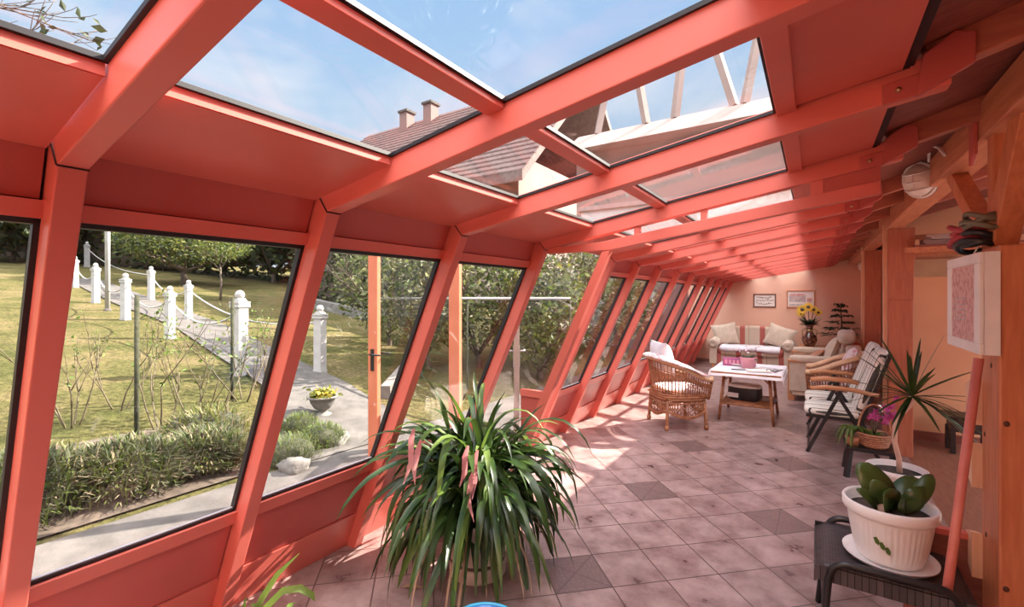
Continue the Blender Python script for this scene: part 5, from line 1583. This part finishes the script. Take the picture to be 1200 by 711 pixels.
m = MB(); m.blob((0, 0, 0), (.12, .40, .11), p=3.2, nu=24, nv=14, wob=.12); ob = tag(m.obj('bolster', CREAM), 'cream rolled bolster along the top of the loveseat back', 'cushion'); ob.location = (.42, 8.98, 1.02)

# ------------------------------------------------------------------ folding chairs with striped cushions
def make_deck():
    """faces -X; origin on the floor below the seat"""
    t = thing('folding_chair', 'x', 'chair', (0, 0, 0), 0, 'striped folding chairs')
    for sy in (-1, 1):
        y = sy * .29
        m = MB(); m.bar((-.26, y, 0), (.03, y, .67), .022, .034); m.obj('front_leg', BLKMET, t, bevel=.004)
        m = MB(); m.bar((.36, y * .93, 0), (-.01, y * .93, .66), .022, .034); m.obj('rear_leg', BLKMET, t, bevel=.004)
        m = MB(); m.tube([(-.23, y, .68), (-.10, y, .705), (.12, y, .70), (.34, y, .665)], [.022, .024, .023, .018], 10); m.obj('armrest', WOODA, t)
        m = MB(); m.bar((.20, sy * .265, .37), (.43, sy * .265, 1.06), .022, .03); m.obj('back_frame', BLKMET, t)
    m = MB(); m.box((-.27, -.265, .37), (.22, .265, .395)); m.obj('seat_frame', BLKMET, t)
    m = MB(); m.bar((.43, -.265, 1.06), (.43, .265, 1.06), .03); m.obj('top_bar', BLKMET, t)
    m = MB(); m.bar((-.25, -.29, .03), (-.25, .29, .03), .02); m.obj('foot_bar', BLKMET, t)
    m = MB(); m.blob((-.02, 0, .430), (.27, .255, .042), p=6, nu=32, nv=10); m.obj('seat_cushion', DECKS, t)
    Mb = tr(.275, 0, .76) @ rot('Y', .32)
    m = MB(); m.blob((0, 0, 0), (.045, .255, .36), p=6, nu=32, nv=14, M=Mb.to_3x3().to_4x4()); m.v = [(v[0] + .285, v[1], v[2] + .775) for v in m.v]
    m.obj('back_cushion', DECKS, t)
    return t


dk = make_deck()
dup(dk, (.185, 6.76, 0), .02, 'striped folding chair behind the nearest one, partly hidden by its armrest')
dk.location = (.19, 6.11, 0); dk['label'] = 'nearest folding chair with black frame, wooden armrests and striped cushions'

# ------------------------------------------------------------------ corner table, vase, plant, pictures
ct = thing('corner_table', 'small wooden corner table behind the loveseat carrying the vase', 'table', (.20, 12.06, 0))
m = MB(); m.box((-.50, -.36, .53), (.48, .36, .57)); m.obj('tabletop', WOODA, ct, bevel=.006)
for sx in (-.44, .42):
    for sy in (-.3, .3):
        m = MB(); m.bar((sx, sy, 0), (sx, sy, .53), .05); m.obj('leg', WOODA, ct)
vz = thing('flower_vase', 'dark ornate vase of yellow sunflowers on the corner table', 'vase', (-.10, 11.94, .571))
m = MB(); m.lathe([(0, 0), (.085, 0), (.10, .03), (.145, .14), (.13, .22), (.075, .28), (.06, .33), (.06, .42), (.095, .47), (.09, .475), (.05, .43), (0, .40)], seg=32)
m.obj('vase_body', VASE, vz)
m = MB()
for sy in (-1, 1): m.tube([(sy * .12, 0, .22), (sy * .14, 0, .32), (sy * .10, 0, .38), (sy * .06, 0, .38)], .010, 8)
m.lathe([(.062, .32), (.068, .345), (.062, .37)], seg=24); m.obj('handles', BRASS, vz)
rnd = random.Random(44)
heads = [(-.13, -.10, .80, .115), (-.02, -.12, .86, .105), (-.16, .02, .72, .09), (.08, -.08, .80, .09), (.16, 0, .74, .08)]
for hx, hy, hz_, rad in heads:
    m = MB(); c_ = Vector((hx, hy, hz_)); nr = Vector((hx * .6 - .1, -1, .25)).normalized(); u_ = nr.cross(Vector((0, 0, 1))).normalized(); v_ = u_.cross(nr)
    for k in range(16):
        a = 2 * PI * k / 16; d = u_ * math.cos(a) + v_ * math.sin(a)
        m.leaf([c_ + d * rad * .25, c_ + d * rad * .65 + nr * .01, c_ + d * rad], [rad * .2, rad * .34, rad * .03], nr, fold=.05)
    hd_ = m.obj('sunflower', YELLOWF, vz)
    m = MB(); m.blob((hx, hy - .012, hz_), (rad * .33, .02, rad * .33), p=2, nu=12, nv=8); m.obj('flower_heart', BARK, hd_)
m = MB()
for hx, hy, hz_, rad in heads: m.tube([(0, 0, .42), (hx * .6, hy * .6, .62), (hx, hy, hz_)], .007, 6)
for k in range(46):
    az = rnd.uniform(0, 2 * PI); d = Vector((math.cos(az), math.sin(az), rnd.uniform(-.1, .8))); L = rnd.uniform(.15, .26)
    m.leaf([Vector((0, 0, .47)) + d * L * q for q in (0, .4, .75, 1)], [.02, .06, .05, .006])
m.obj('leaves', LEAFD, vz)
gp_ = thing('green_plant', 'dark layered green plant standing beside the vase in the corner', 'potted plant', (.46, 12.08, .571))
m = MB(); m.lathe([(0, 0), (.10, 0), (.13, .20), (.14, .22), (.125, .22), (.115, .19), (0, .19)], seg=28); m.obj('pot', PINKPOT, gp_)
m = MB(); m.tube([(0, 0, .18), (.02, 0, .5), (0, .01, .88)], [.016, .012, .006], 8)
for k in range(150):
    lvl = rnd.choice((.26, .38, .52, .66, .78, .88)); rad = {.26: .40, .38: .38, .52: .32, .66: .26, .78: .20, .88: .14}[lvl]
    az = rnd.uniform(0, 2 * PI); b0 = rnd.uniform(.05, .6) * rad; d = Vector((math.cos(az), math.sin(az), 0)); L = rad * rnd.uniform(.35, .6)
    c_ = Vector((0, 0, lvl + rnd.gauss(0, .015))) + d * b0
    m.leaf([c_, c_ + d * L * .5 + Vector((0, 0, .012)), c_ + d * L - Vector((0, 0, .015))], [.02, .075, .004], Vector((rnd.uniform(-.3, .3), rnd.uniform(-.3, .3), 1)))
m.obj('foliage', LEAFD, gp_)

def wall_picture(label, x0, x1, z0, z1, kind):
    t = thing('framed_picture', label, 'picture', ((x0 + x1) / 2, Y_END, (z0 + z1) / 2)); w, h = (x1 - x0) / 2, (z1 - z0) / 2
    m = MB(); b_ = .022
    m.box((-w, -.025, -h), (w, -.001, -h + b_)); m.box((-w, -.025, h - b_), (w, -.001, h)); m.box((-w, -.025, -h + b_), (-w + b_, -.001, h - b_)); m.box((w - b_, -.025, -h + b_), (w, -.001, h - b_))
    m.obj('frame', FRAMEB if kind == 0 else WOODA, t)
    m = MB(); m.box((-w + b_, -.012, -h + b_), (w - b_, -.003, h - b_)); m.obj('sheet', PAPER, t)
    m = MB(); rnd = random.Random(int(kind) + 2)
    if kind == 0:                    # brushed dark scribbles in three rows
        for row in range(3):
            x = -w * .74
            while x < w * (.55 + .1 * (row == 1)):
                z = h * (.42 - .42 * row) + rnd.uniform(-.015, .015); l_ = rnd.uniform(.02, .055)
                m.tube([(x, -.0135, z - .012), (x + l_ * .3, -.0135, z + rnd.uniform(.0, .028)), (x + l_ * .7, -.0135, z - rnd.uniform(.0, .02)), (x + l_, -.0135, z + rnd.uniform(-.01, .02))], .0055, 4)
                x += l_ + rnd.uniform(.004, .016)
        m.obj('brush_marks', INK, t)
    else:                            # house drawing
        m.box((-w * .82, -.0135, -h * .35), (w * .35, -.012, h * .32)); m.box((-w * .82, -.0135, -h * .80), (w * .82, -.012, -h * .62))
        m.obj('drawing_wash', MUTED, t)
        m = MB(); m.prism([(-w * .88, h * .30), (w * .42, h * .30), (w * .2, h * .62), (-w * .7, h * .62)], -.015, -.0125)
        for k in range(4): m.box((-w * .68 + k * w * .26, -.015, -h * .12), (-w * .56 + k * w * .26, -.0125, h * .16))
        m.box((w * .44, -.015, -h * .35), (w * .82, -.0125, h * .1)); m.obj('drawing_lines', PRINTP, t)


wall_picture('framed sheet of dark brush scribbles on the end wall above the sofa', -1.24, -.77, 1.40, 1.72, 0)
wall_picture('larger framed drawing of a building on the end wall above the vase', -.55, 0.0, 1.40, 1.80, 1)
